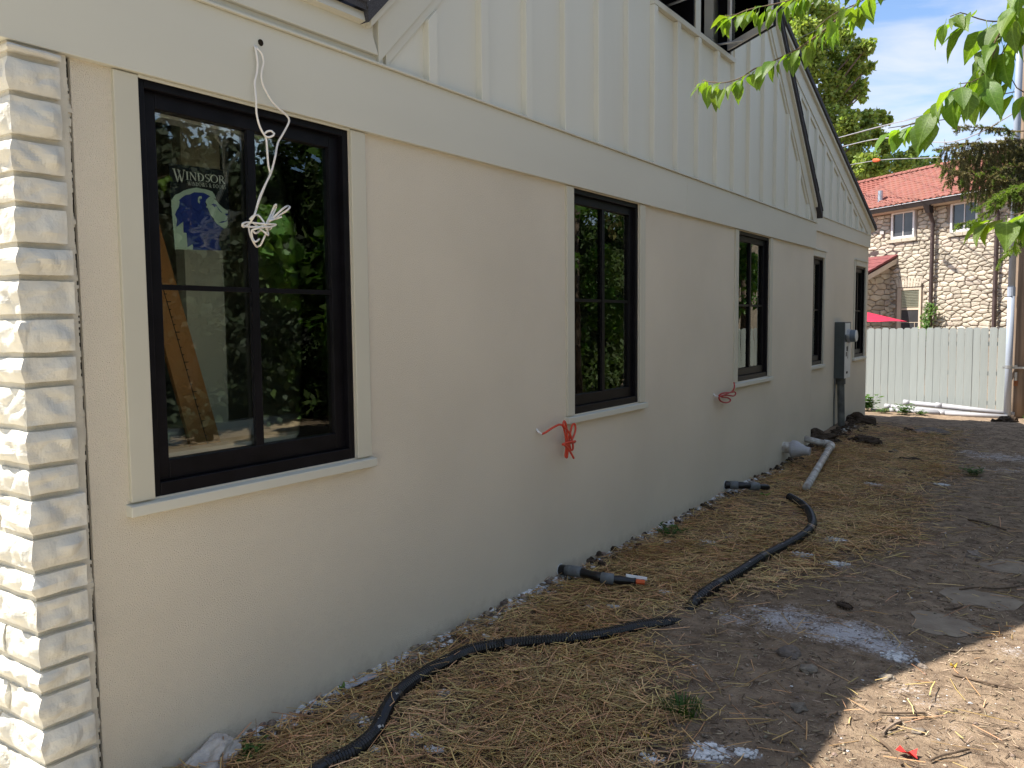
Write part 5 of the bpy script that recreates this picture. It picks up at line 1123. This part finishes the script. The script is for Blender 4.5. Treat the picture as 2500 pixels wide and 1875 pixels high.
def weed(lab, x, y, n, h, ls, m=leafm, spread=.12, name='weed'):
    t = thing(name, lab, 'weed', (x, y, gz(x, y))); k = MB(); L = MB(); rg = random.Random(int(x * 1000 + y * 77))
    for i in range(n):
        a = rg.uniform(0, 6.28); r = spread * rg.uniform(.2, 1); hh = h * rg.uniform(.4, 1); p0 = Vector((x + r * .3 * math.cos(a), y + r * .3 * math.sin(a), gz(x, y))); p1 = p0 + Vector((r * math.cos(a), r * math.sin(a), hh))
        k.tube([p0, (p0 + p1) / 2 + Vector((0, 0, hh * .15)), p1], .0018, 4)
        for j in range(5):
            q = p0.lerp(p1, .35 + .16 * j); b_ = rg.uniform(0, 6.28); d = Vector((math.cos(b_), math.sin(b_), rg.uniform(-.2, .5))).normalized(); s = d.cross(Vector((0, 0, 1))).normalized() * ls * .35; e = q + d * ls
            L.quad(q, q + d * ls * .5 + s + Vector((0, 0, ls * .1)), e, q + d * ls * .5 - s + Vector((0, 0, ls * .1)))
    k.build('stems', grassm, t); L.build('leaves', m, t)
weed('small green weed on the bare dirt right of the yard, mid distance', 1.728, 9.154, 12, .08, .05, grassm, .1)
weed('dark small weed at the wall foot beyond the black taped conduit', .16, 5.444, 26, .07, .035, grassm, .12)
weed('low weed sprig in the straw beside the near end of hose', .127, 1.83, 10, .05, .025, grassm, .06)
weed('bushy bright green weed in front of the white pipes', -.35, 18.3, 34, .24, .075, grassm, .2)
weed('smaller green weed left of the bushy one by white pipes', -.72, 18.3, 18, .11, .06, grassm, .16)
weed('small green weed right beside the bushy weed', -.05, 18.35, 16, .10, .06, grassm, .14)
weed('green weed growing at the foot of the wooden pole', 2.05, 17.6, 30, .30, .08, grassm, .25)
weed('broad-leaved weed at the far house corner by the fence', -1.08, 18.6, 26, .34, .13, grassm, .2)
for i, (x, y) in enumerate([(2.3, 15.6), (2.6, 16.2), (2.05, 16.3), (2.9, 15.2)]): tuft(['grass tuft in sun at the right edge, nearest of four', 'grass tuft in sun at the right edge, second', 'grass tuft in sun by the pole foot', 'grass tuft in sun farthest right'][i], x, y, 160, .14, .3)
# ivy on the stone house beside the downspout
def ivy():
    t = thing('ivy_vine', 'green ivy climbing the stone wall beside the middle downspout', 'ivy', tuple(HW(-.1, 0.3, -.25))); k = MB(); L = MB(); rg = random.Random(4)
    k.tube(smooth_path([HW(.15, -.5, -.2), HW(.1, .6, -.24), HW(-.08, 1.3, -.28), HW(-.15, 1.75, -.26)], .1), .012, 5); k.build('stem', twigm, t)
    for i in range(420):
        z = rg.uniform(.6, 2.0); s = -.12 + (2.0 - z) * .25 + rg.gauss(0, .12) ; q = HW(s, z, -.26 - rg.uniform(0, .14)); d = (DV * rg.uniform(-1, 1) + Vector((0, 0, rg.uniform(-1, .4)))).normalized(); n_ = (-NV + Vector((0, 0, .5)) + Vector((rg.uniform(-.5, .5),) * 3)).normalized(); s_ = d.cross(n_).normalized() * .035
        L.quad(q, q + d * .04 + s_, q + d * .09, q + d * .04 - s_)
    L.build('leaves', treel, t)
ivy()

# ---------------------------------------------------------------- foreground leafy tree whose branches hang into the picture
def leaf_mesh(seed):
    g = random.Random(seed); T_ = [(0, 0), (.06, .10), (.18, .24), (.34, .31), (.52, .28), (.70, .19), (.85, .09), (.94, .03), (1, 0)]
    fold = g.uniform(.10, .30); droop = g.uniform(.05, .28); tw = g.uniform(-.4, .4); v = []; f = []
    wv = g.uniform(.01, .03)
    for i, (t, w) in enumerate(T_):
        z = -droop * t * t + .06 * math.sin(t * 3); a = tw * t; up = fold * w
        for sgn in (-1, -.5, 0, .5, 1):
            yy_ = sgn * w; zz_ = up * abs(sgn) + wv * math.sin(t * 14 + sgn * 3) * abs(sgn) * (w > 0)
            v.append((t, yy_ * math.cos(a) - zz_ * math.sin(a), z + yy_ * math.sin(a) + zz_ * math.cos(a)))
    for i in range(len(T_) - 1):
        for j in range(4): f.append((i * 5 + j, i * 5 + j + 1, (i + 1) * 5 + j + 1, (i + 1) * 5 + j))
    b0 = len(v); v += [(-.22, -.012, .03), (-.22, .012, .03), (.02, .012, 0), (.02, -.012, 0)]; f.append((b0, b0 + 1, b0 + 2, b0 + 3))
    me = bpy.data.meshes.new('leaf'); me.from_pydata(v, [], f); me.materials.append(leafm); me.polygons.foreach_set('use_smooth', [True] * len(f)); me.update(); return me
LEAVES = [leaf_mesh(i) for i in range(9)]
BR = {
'A': ([(1.440,2.691,2.320),(1.476,2.665,2.303),(1.528,2.651,2.289),(1.585,2.641,2.292),(1.634,2.627,2.308),(1.670,2.603,2.305),(1.715,2.586,2.312),(1.775,2.580,2.328),(1.813,2.557,2.336),(1.859,2.542,2.354),(1.898,2.521,2.369),(1.939,2.502,2.383),(1.966,2.472,2.388),(1.992,2.442,2.397),(2.2,2.42,2.50),(2.7,2.6,2.66)], .0042, 76, .066, .80),
'B': ([(1.546,2.595,2.476),(1.585,2.585,2.469),(1.621,2.573,2.471),(1.662,2.564,2.469),(1.716,2.564,2.468),(1.766,2.562,2.470),(1.9,2.569,2.49),(2.2,2.55,2.56)], .003, 42, .064, .6),
'D': ([(1.867,2.436,2.330),(1.892,2.455,2.358),(1.915,2.472,2.375),(1.947,2.496,2.392),(1.984,2.523,2.417),(2.2,2.5,2.5)], .003, 10, .075, .6),
'C': ([(2.195,1.796,1.900),(2.209,1.806,1.906),(2.238,1.802,1.913),(2.259,1.794,1.935),(2.274,1.794,1.955),(2.301,1.800,1.961),(2.320,1.791,1.982),(2.336,1.779,1.996),(2.354,1.770,2.031),(2.381,1.768,2.078),(2.42,1.767,2.14),(2.7,1.9,2.3)], .0030, 72, .062, .72),
'C2': ([(2.278,1.772,2.086),(2.293,1.783,2.093),(2.322,1.801,2.081),(2.347,1.818,2.076),(2.372,1.836,2.085),(2.45,1.854,2.120)], .002, 20, .072, .9),
'C3': ([(2.378,1.780,1.960),(2.387,1.784,1.942),(2.398,1.791,1.934),(2.45,1.805,1.96)], .0018, 9, .075, .9),
'C4': ([(2.356,1.864,1.723),(2.374,1.877,1.725),(2.393,1.890,1.728),(2.46,1.909,1.76)], .0018, 16, .082, .9),
'C5': ([(2.332,1.778,2.019),(2.352,1.789,1.996),(2.375,1.809,2.040),(2.393,1.823,2.063),(2.46,1.843,2.15)], .002, 15, .074, .9),
'C6': ([(2.300,1.726,1.950),(2.319,1.739,1.953),(2.333,1.749,1.961),(2.353,1.767,2.012)], .0018, 9, .072, .9)}
def tree_with_branches():
    t = thing('leafy_tree', 'leafy tree whose bright green branches hang into the top right of view', 'tree', (4.6, 3.2, 0))
    k = MB(); k.tube(smooth_path([(4.6, 3.2, -.1), (4.55, 3.15, 1.2), (4.4, 3.1, 2.4), (4.5, 3.2, 4.2)], .2), [.16 - .004 * i for i in range(30)][:len(smooth_path([(4.6, 3.2, -.1), (4.55, 3.15, 1.2), (4.4, 3.1, 2.4), (4.5, 3.2, 4.2)], .2))], 10); k.build('trunk', bark, t, smooth=True)
    k = MB(); k.tube(smooth_path([(4.5, 3.15, 2.2), (3.9, 2.9, 2.75), (3.3, 2.7, 2.78), (2.7, 2.6, 2.66), (2.2, 2.42, 2.5)], .1), .012, 7); k.tube(smooth_path([(3.3, 2.7, 2.78), (2.95, 2.3, 2.55), (2.7, 1.9, 2.3), (2.42, 1.767, 2.14)], .1), .007, 6); k.build('limb', bark, t, smooth=True)
    for key, (pts, r, n, L, span) in BR.items():
        g = random.Random(key); P = smooth_path(pts, .012); m = len(P); k = MB(); k.tube(P, [r * (.45 + .55 * i / m) for i in range(m)], 6); br = k.build('branch', twigm, t, smooth=True)
        for i in range(n):
            f = span * max(0, (i + g.uniform(-.3, .3)) / n) ** 1.25; j = min(m - 2, max(0, int(f * m))); p = P[j]; tg = (P[j] - P[min(j + 4, m - 1)]).normalized()
            side = Vector((0, 0, 1)).cross(tg).normalized() * (1 if i % 2 else -1)
            d = (tg * g.uniform(.1, .9) + side * g.uniform(.25, .9) + Vector((0, 0, -g.uniform(.25, 1.6)))).normalized()
            up = (Vector((g.uniform(-.6, .3), g.uniform(-.6, .3), 1)) - d * d.z).normalized(); yv = up.cross(d).normalized(); up = d.cross(yv)
            s = L * g.uniform(.55, 1.18) * (0.75 if i < 3 else 1); M4 = Matrix((d * s, yv * s * g.uniform(.6, 1.05), up * s)).transposed().to_4x4(); M4.translation = p + d * (s * .2) + Vector((g.uniform(-.006, .006),) * 3)
            part_at(LEAVES[g.randrange(9)], 'leaf', br, M4)
    foliage(t, [((4.6, 2.7, 3.9), 1.1, 1100), ((5.1, 2.3, 3.2), 1.0, 700)], .11, treel, 5)
def foliage(parent, clumps, size, m, seed, name='foliage', lobes=True, sp=.34):
    g = np.random.default_rng(seed); C = []; 
    for c, r, n in clumps:
        q = g.normal(0, 1, (n, 3)); q /= np.linalg.norm(q, axis=1)[:, None]; q *= (g.uniform(0.05, 1, n) ** .45)[:, None]
        # break the clump into sub-clumps so gaps stay open
        ns = max(4, n // 45); sc = g.normal(0, 1, (ns, 3)); sc /= np.linalg.norm(sc, axis=1)[:, None]; sc *= (g.uniform(.25, 1, ns) ** .5)[:, None]
        w = g.integers(0, ns, n); C.append(np.array(c) + (sc[w] * (1.16 - sp) + q * sp) * (np.array(r) if np.ndim(r) else r))
    P = np.concatenate(C); n = len(P)
    d = g.normal(0, 1, (n, 3)); d[:, 2] -= .4; d /= np.linalg.norm(d, axis=1)[:, None]
    u = g.normal(0, .7, (n, 3)) + np.array([-.3, -.25, 1.0]); s_ = np.cross(d, u); s_ /= np.linalg.norm(s_, axis=1)[:, None]; nn = np.cross(s_, d)
    sz = size * g.uniform(.6, 1.25, n)[:, None]
    if lobes: T_ = [(0, 0, 0), (.25, .42, .06), (.55, .30, .02), (1, 0, -.1), (.55, -.30, .02), (.25, -.42, .06)]
    else: T_ = [(0, 0, 0), (.45, .33, .05), (1, 0, -.1), (.45, -.33, .05)]
    V = np.stack([P + d * sz * a + s_ * sz * b_ + nn * sz * c for a, b_, c in T_], 1); K_ = len(T_)
    F = np.array([[0, 1, 2, 3], [0, 3, 4, 5]]) if lobes else np.array([[0, 1, 2, 3]])
    F = (F[None] + (np.arange(n) * K_)[:, None, None]).reshape(-1, 4)
    o = np_mesh(name, V.reshape(-1, 3), F, m, parent); o['kind'] = 'stuff'; return o
tree_with_branches()

# ---------------------------------------------------------------- tall tree far behind the stone house
SYC=[((-10.94,47.15,18.37),1.00,362),((-9.97,48.01,18.42),1.23,532),((-9.62,51.09,18.81),0.94,290),((-10.11,46.61,16.55),0.98,362),((-9.80,49.63,16.86),1.15,443),((-8.99,50.92,17.38),0.81,226),((-7.74,48.69,16.01),0.62,151),((-7.16,48.36,16.03),0.39,73),((-9.83,47.69,15.27),1.00,362),((-9.25,50.20,15.67),1.04,362),((-8.29,50.33,15.64),0.73,192),((-7.22,48.75,14.96),0.35,61),((-9.33,48.79,14.24),1.02,362),((-8.65,50.59,14.75),0.83,238),((-7.63,49.89,14.21),0.50,100),((-8.87,50.16,13.79),0.55,115),((-8.35,52.38,14.41),0.33,51),((-10.17,49.55,13.75),0.93,290),((-9.05,48.63,12.72),0.86,263),((-7.98,48.18,12.05),0.75,214),((-7.31,49.52,12.39),0.58,132),((-6.91,50.72,12.72),0.41,73),((-6.86,52.85,12.96),0.28,42),((-9.15,50.58,11.98),0.84,238),((-7.80,48.93,11.18),0.81,238),((-7.54,52.47,11.87),0.71,171),((-6.53,50.60,10.97),0.50,100),((-8.54,50.43,10.62),0.84,238),((-7.18,48.07,9.77),0.70,192),((-6.45,48.55,9.76),0.61,151),((-5.63,49.65,9.94),0.58,132),((-5.21,53.71,10.51),0.52,100),((-4.39,53.13,10.33),0.32,51),((-5.59,53.31,11.07),0.38,61),((-8.06,50.36,9.30),0.79,214),((-6.88,49.84,9.12),0.68,171),((-5.86,51.17,9.53),0.68,171),((-4.79,52.34,9.69),0.60,132),((-12.29,49.51,18.44),1.41,630),((-12.00,47.13,15.52),1.36,630),((-12.57,49.06,13.78),1.42,630),((-10.97,48.45,11.84),1.38,630),((-10.81,49.61,10.41),1.18,443)]
def sycamore():
    t = thing('tall_tree', 'tall broad-leaved tree rising behind the stone house and the gable', 'tree', (-11.5, 49, -0.7))
    k = MB(); k.tube([(-11.5, 49, -.8), (-11.4, 49, 6), (-11.0, 49, 12), (-10.6, 48.8, 17), (-10.4, 48.5, 20)], [.45, .36, .26, .16, .06], 10); k.build('trunk', bark, t, smooth=True)
    k = MB(); g = random.Random(3)
    for c, r, n in SYC:
        z0 = max(6, c[2] - 4 - g.random() * 2); a = Vector((-11.2, 49, z0)); k.tube(smooth_path([a, a.lerp(Vector(c), .5) + Vector((0, 0, .5)), Vector(c)], 1.2), .05, 5)
    k.build('limb', bark, t, smooth=True)
    foliage(t, [(c, r * 1.1, int(n * (2.6 if r > .8 else 4.2))) for c, r, n in SYC], .235, syc, 9, 'crown', sp=.5)
    foliage(t, [((-13.5, 49, 17), 3.2, 1500), ((-14.5, 49, 11), 3.0, 1200), ((-11, 51, 22), 2.6, 1200)], .34, syc, 10, 'crown')
sycamore()

HP = np.array([(0.455,1.70),(0.435,1.895),(0.424,2.134),(0.322,2.317),(0.267,2.456),(0.242,2.610),(0.238,2.772),(0.253,2.936),(0.309,3.053),(0.412,3.179),(0.542,3.311),(0.648,3.479),(0.734,3.667),(0.823,3.849),(0.853,4.367),(0.901,5.136),(0.980,5.763),(0.929,6.237),(0.687,6.817)])
def near_hose(x, y):
    d = np.full(x.shape, 9.0)
    for a, c in zip(HP[:-1], HP[1:]):
        t = np.clip(((x - a[0]) * (c[0] - a[0]) + (y - a[1]) * (c[1] - a[1])) / ((c - a) @ (c - a)), 0, 1); d = np.minimum(d, np.hypot(x - a[0] - t * (c[0] - a[0]), y - a[1] - t * (c[1] - a[1])))
    return np.exp(-(d / .05) ** 2)
o = ribbons('loose_straw', 260, (0.1, 1.2), (1.6, 7), near_hose, (0.07, 0.16), (0.0011, 0.0019), strawm, seed=33, tilt=.28, stack=.06); tag(o, 'loose straws lying over and against the black hoses', 'straw', kind='stuff')
# ---------------------------------------------------------------- spruce at the right
def needles(clist, m, name, parent, seed, nl=.020, dens=260, wid=.0035):
    # clist: list of (p0, p1, radius) twigs, each dressed with needles
    g = np.random.default_rng(seed); V = []; cnt = 0
    for p0, p1, r in clist:
        p0 = np.array(p0); p1 = np.array(p1); L = np.linalg.norm(p1 - p0); n = max(6, int(L * dens)); ax = (p1 - p0) / L
        t = g.uniform(0, 1, n)[:, None]; q = p0 + (p1 - p0) * t
        o = g.normal(0, 1, (n, 3)); o -= (o @ ax)[:, None] * ax; o /= np.linalg.norm(o, axis=1)[:, None]
        d = o * .85 + ax * .65; e = q + d * nl * g.uniform(.7, 1.3, n)[:, None] * r; s = np.cross(d, g.normal(0, 1, (n, 3))); s = s / np.linalg.norm(s, axis=1)[:, None] * wid
        V.append(np.stack([q - s, q + s, e], 1)); cnt += n
    V = np.concatenate(V).reshape(-1, 3); F = np.arange(len(V)).reshape(-1, 3)
    o = np_mesh(name, V, F, m, parent); o['kind'] = 'stuff'; return o
def spruce():
    t = thing('spruce_tree', 'spruce with drooping olive boughs reaching in from the right edge', 'tree', (3.6, 14.4, -.1))
    k = MB(); k.tube([(3.6, 14.4, -.2), (3.6, 14.4, 4), (3.6, 14.4, 9)], [.2, .15, .04], 10); k.build('trunk', bark, t, smooth=True)
    g = random.Random(12); old = []; new = []; st = MB()
    B = [([(1.015,13.290,4.168),(1.323,13.498,4.171),(1.552,13.775,4.173),(1.882,14.119,4.169),(3.6,14.4,4.25)], .5, .12, .35),
         ([(0.879,12.923,3.811),(1.118,13.093,3.909),(1.435,13.429,3.915),(1.622,13.684,3.985),(1.9,14.1,4.05),(3.6,14.4,4.2)], 1.0, .95, .1),
         ([(1.02,13.2,3.80),(1.30,13.45,3.86),(1.62,13.75,3.90),(2.0,14.1,3.95),(3.6,14.4,4.1)], 1.0, .95, .1),
         ([(1.10,13.35,3.70),(1.40,13.6,3.80),(1.75,13.9,3.80),(3.6,14.4,3.9)], 1.0, .80, .1),
         ([(0.93,12.863,3.54),(1.144,12.950,3.500),(1.424,13.131,3.43),(1.694,13.434,3.40),(1.970,13.740,3.42),(3.6,14.4,3.6)], .9, .55, .45),
         ([(1.48,13.3,3.55),(1.75,13.6,3.6),(2.1,13.9,3.65),(3.6,14.4,3.7)], 1.0, .75, .2),
         ([(1.251,11.863,2.705),(1.419,11.982,2.754),(1.554,12.207,2.893),(1.603,12.246,2.954),(1.754,12.483,3.112),(1.963,12.754,3.203),(3.6,14.4,3.4)], .8, .16, 1.0),
         ([(1.50,12.1,2.95),(1.62,12.3,3.07),(1.8,12.5,3.16),(2.1,12.9,3.25),(3.6,14.4,3.5)], .8, .2, .9),
         ([(1.70,11.88,2.25),(1.826,11.981,2.376),(1.922,12.174,2.459),(2.082,12.414,2.568),(3.6,14.4,2.9)], .8, .22, 1.0),
         ([(1.78,12.1,2.55),(1.9,12.25,2.62),(2.1,12.5,2.7),(3.6,14.4,3.0)], .8, .25, .8)]
    for pts, dn, hang, fresh in B:
        P = smooth_path(pts, .035); m = len(P); st.tube(P, [.004 + .016 * i / m for i in range(m)], 5)
        dry = hang < .2 and fresh < .5
        for i in range(0, m, 1):
            p = P[i]
            if p.x > 2.5: break
            if dry and g.random() < .45: continue
            for _ in range(2 if fresh < .7 else 0):               # short sprigs along and above the bough
                d = Vector((g.gauss(-.5, .5), g.gauss(-.2, .6), g.uniform(-.5, .45))).normalized() * g.uniform(.05, .13)
                (new if g.random() < .12 + .3 * fresh else old).append((tuple(p), tuple(p + d), .95))
            for _ in range(2 if dn >= 1 and g.random() < .35 else 1):
                tg = (P[i] - P[min(i + 3, m - 1)]); tg = tg.normalized() if tg.length > 0 else Vector((-1, 0, 0))
                h = hang * g.uniform(.25, 1.0) * (0.45 + .55 * min(1, i / 14)); sd = Vector((g.gauss(0, .35), g.gauss(0, .35), 0))
                if fresh > .7:
                    side = Vector((0, 0, 1)).cross(tg).normalized() * g.choice((-1, 1)); d = (tg * .8 + side * .6 + Vector((0, 0, g.uniform(-.5, .15)))).normalized() * g.uniform(.08, .20)
                    q = p + d; st.tube([p, q], .002, 3); new.append((tuple(p), tuple(q), 1.0))
                    q2 = p + d * .5; new.append((tuple(q2), tuple(q2 + (d.normalized() * .5 + Vector((0, 0, -.3)) - side * .3) * .10), .9))
                else:
                    a = p; d = tg * .35 + sd * .5 + Vector((0, 0, -.5)); segs = max(2, int(h / .11))
                    for s in range(segs):
                        d = d * .6 + Vector((g.gauss(0, .12), g.gauss(0, .12), -1)) * .4; q = a + d.normalized() * (h / segs)
                        st.tube([a, q], .0022, 3)
                        tip = (s == segs - 1 and g.random() < .35) or g.random() < fresh * .25
                        (new if tip else old).append((tuple(a), tuple(q), .95))
                        if g.random() < .6:
                            e = a + Vector((g.gauss(0, .6), g.gauss(0, .6), -.7)).normalized() * g.uniform(.05, .12); (new if g.random() < fresh * .3 else old).append((tuple(a), tuple(e), .9))
                        a = q
    st.build('bough', twigm, t, smooth=True)
    needles(old, ndl, 'needles', t, 1, .030, 520, .0046); needles(new, ndl2, 'new_growth', t, 2, .030, 520, .0050)
    foliage(t, [((3.7, 14.4, 5.2), 1.3, 900), ((3.8, 14.5, 3.4), 1.3, 900), ((3.7, 14.5, 7), 1.0, 600)], .12, ndl, 3, 'inner_crown', False)
spruce()

# ---------------------------------------------------------------- trees along the right side of the yard (seen in the window panes)
def side_tree(name, lab, x, y, h, r, n, size, m, seed, low=.6):
    t = thing(name, lab, 'tree', (x, y, gz(x, y)), 'trees along the right side of the yard')
    k = MB(); k.tube([(x, y, -.3), (x + .05, y, h * .4), (x, y + .1, h * .85)], [.14, .1, .03], 8); k.build('trunk', bark, t, smooth=True)
    g = random.Random(seed); cl = []
    for i in range(int(n / 260)):
        f = g.random(); z = low + (h - low) * f; rr = r * math.sin(math.pi * (.15 + .8 * f)) * g.uniform(.3, 1); a = g.uniform(0, 6.28)
        cl.append(((x + rr * math.cos(a), y + rr * math.sin(a), z), .55, 260)); 
    foliage(t, cl, size, m, seed, 'crown')
side_tree('maple_tree', 'broad-leaved young maple at the right of the yard nearest the camera', 4.35, 7.0, 3.6, .75, 3100, .17, treel, 31, .9)
side_tree('yard_tree', 'bushy green tree at the right of the yard, second from camera', 5.2, 8.4, 5.0, 1.5, 4600, .12, treel, 32, .3)
side_tree('yard_tree', 'dense green tree at the right of the yard, third from camera', 5.6, 11.6, 6.0, 1.8, 5600, .11, treel, 33, .3)
side_tree('yard_tree', 'dense green tree at the right of the yard, fourth from camera', 6.4, 15.8, 6.5, 2.0, 5600, .11, treel, 34, .3)

side_tree('backyard_tree', 'tree behind the fence to the right of the pole', 4.6, 21.6, 6.5, 1.7, 6000, .14, treel, 38, .2)
side_tree('backyard_tree', 'second tree behind the fence, farther right', 7.2, 22.5, 7.0, 2.0, 6000, .15, treel, 39, .2)
def hedge():  # unseen hedge, added to close bright gaps in the pane reflections
    t = thing('reflection_hedge', 'unseen tall evergreen hedge added for dense reflections in the windows', 'hedge', (8, 6, 0))
    g = random.Random(8); cl = [((7.3 + g.uniform(-.3, .5), y, z + g.uniform(-.2, .2)), .8, 420) for y in np.arange(1.5, 24, .9) if not 5.7 < y < 8.2 for z in (.4, 1.4, 2.5, 3.5, 4.2)]
    foliage(t, cl, .15, ndlh, 51, 'needles', False)
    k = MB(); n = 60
    for i in range(n):                                   # lumpy dark sheets added to keep the pane reflections dark
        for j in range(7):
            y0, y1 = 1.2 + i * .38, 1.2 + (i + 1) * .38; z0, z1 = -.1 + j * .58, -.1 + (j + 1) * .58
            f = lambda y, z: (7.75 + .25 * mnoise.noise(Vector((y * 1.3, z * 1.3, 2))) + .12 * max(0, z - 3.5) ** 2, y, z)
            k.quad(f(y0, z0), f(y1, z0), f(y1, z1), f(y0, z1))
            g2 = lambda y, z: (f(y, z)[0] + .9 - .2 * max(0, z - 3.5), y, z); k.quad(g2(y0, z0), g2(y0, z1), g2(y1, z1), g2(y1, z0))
    k.build('dark_backing', darkreflm, t)
hedge()
t = thing('reflection_bush', 'unseen dark bush added to darken the nearest window reflection', 'bush', (7.3, 6.95, 0)); g = random.Random(18)  # unseen bush, added to dull the reflection in the nearest pane
k = MB(); k.tube([(7.4, 6.95, -.2), (7.4, 6.95, 3.8)], .07, 6); k.build('stem', bark, t)
foliage(t, [((7.3 + g.uniform(-.3, .4), y, z), .75, 380) for y in (5.9, 6.6, 7.3, 8.0) for z in (.4, 1.4, 2.5, 3.5, 4.2)], .14, darkreflm, 52, 'needles', False)

# unseen trees added behind the camera to block sky light on the wall
side_tree('sky_block_tree', 'unseen leafy tree added behind the viewpoint to block sky light', 6.0, -6.5, 9.0, 3.2, 9000, .36, treel, 61, 1.6)
side_tree('sky_block_tree', 'unseen leafy tree added straight out from the pier to block sky light', 1.2, -9.5, 9.5, 3.6, 9000, .36, treel, 62, 1.6)
side_tree('sky_block_tree', 'unseen leafy tree added in front of the house to block sky light', -5.0, -12.0, 9.5, 3.4, 7000, .36, treel, 63, 1.6)
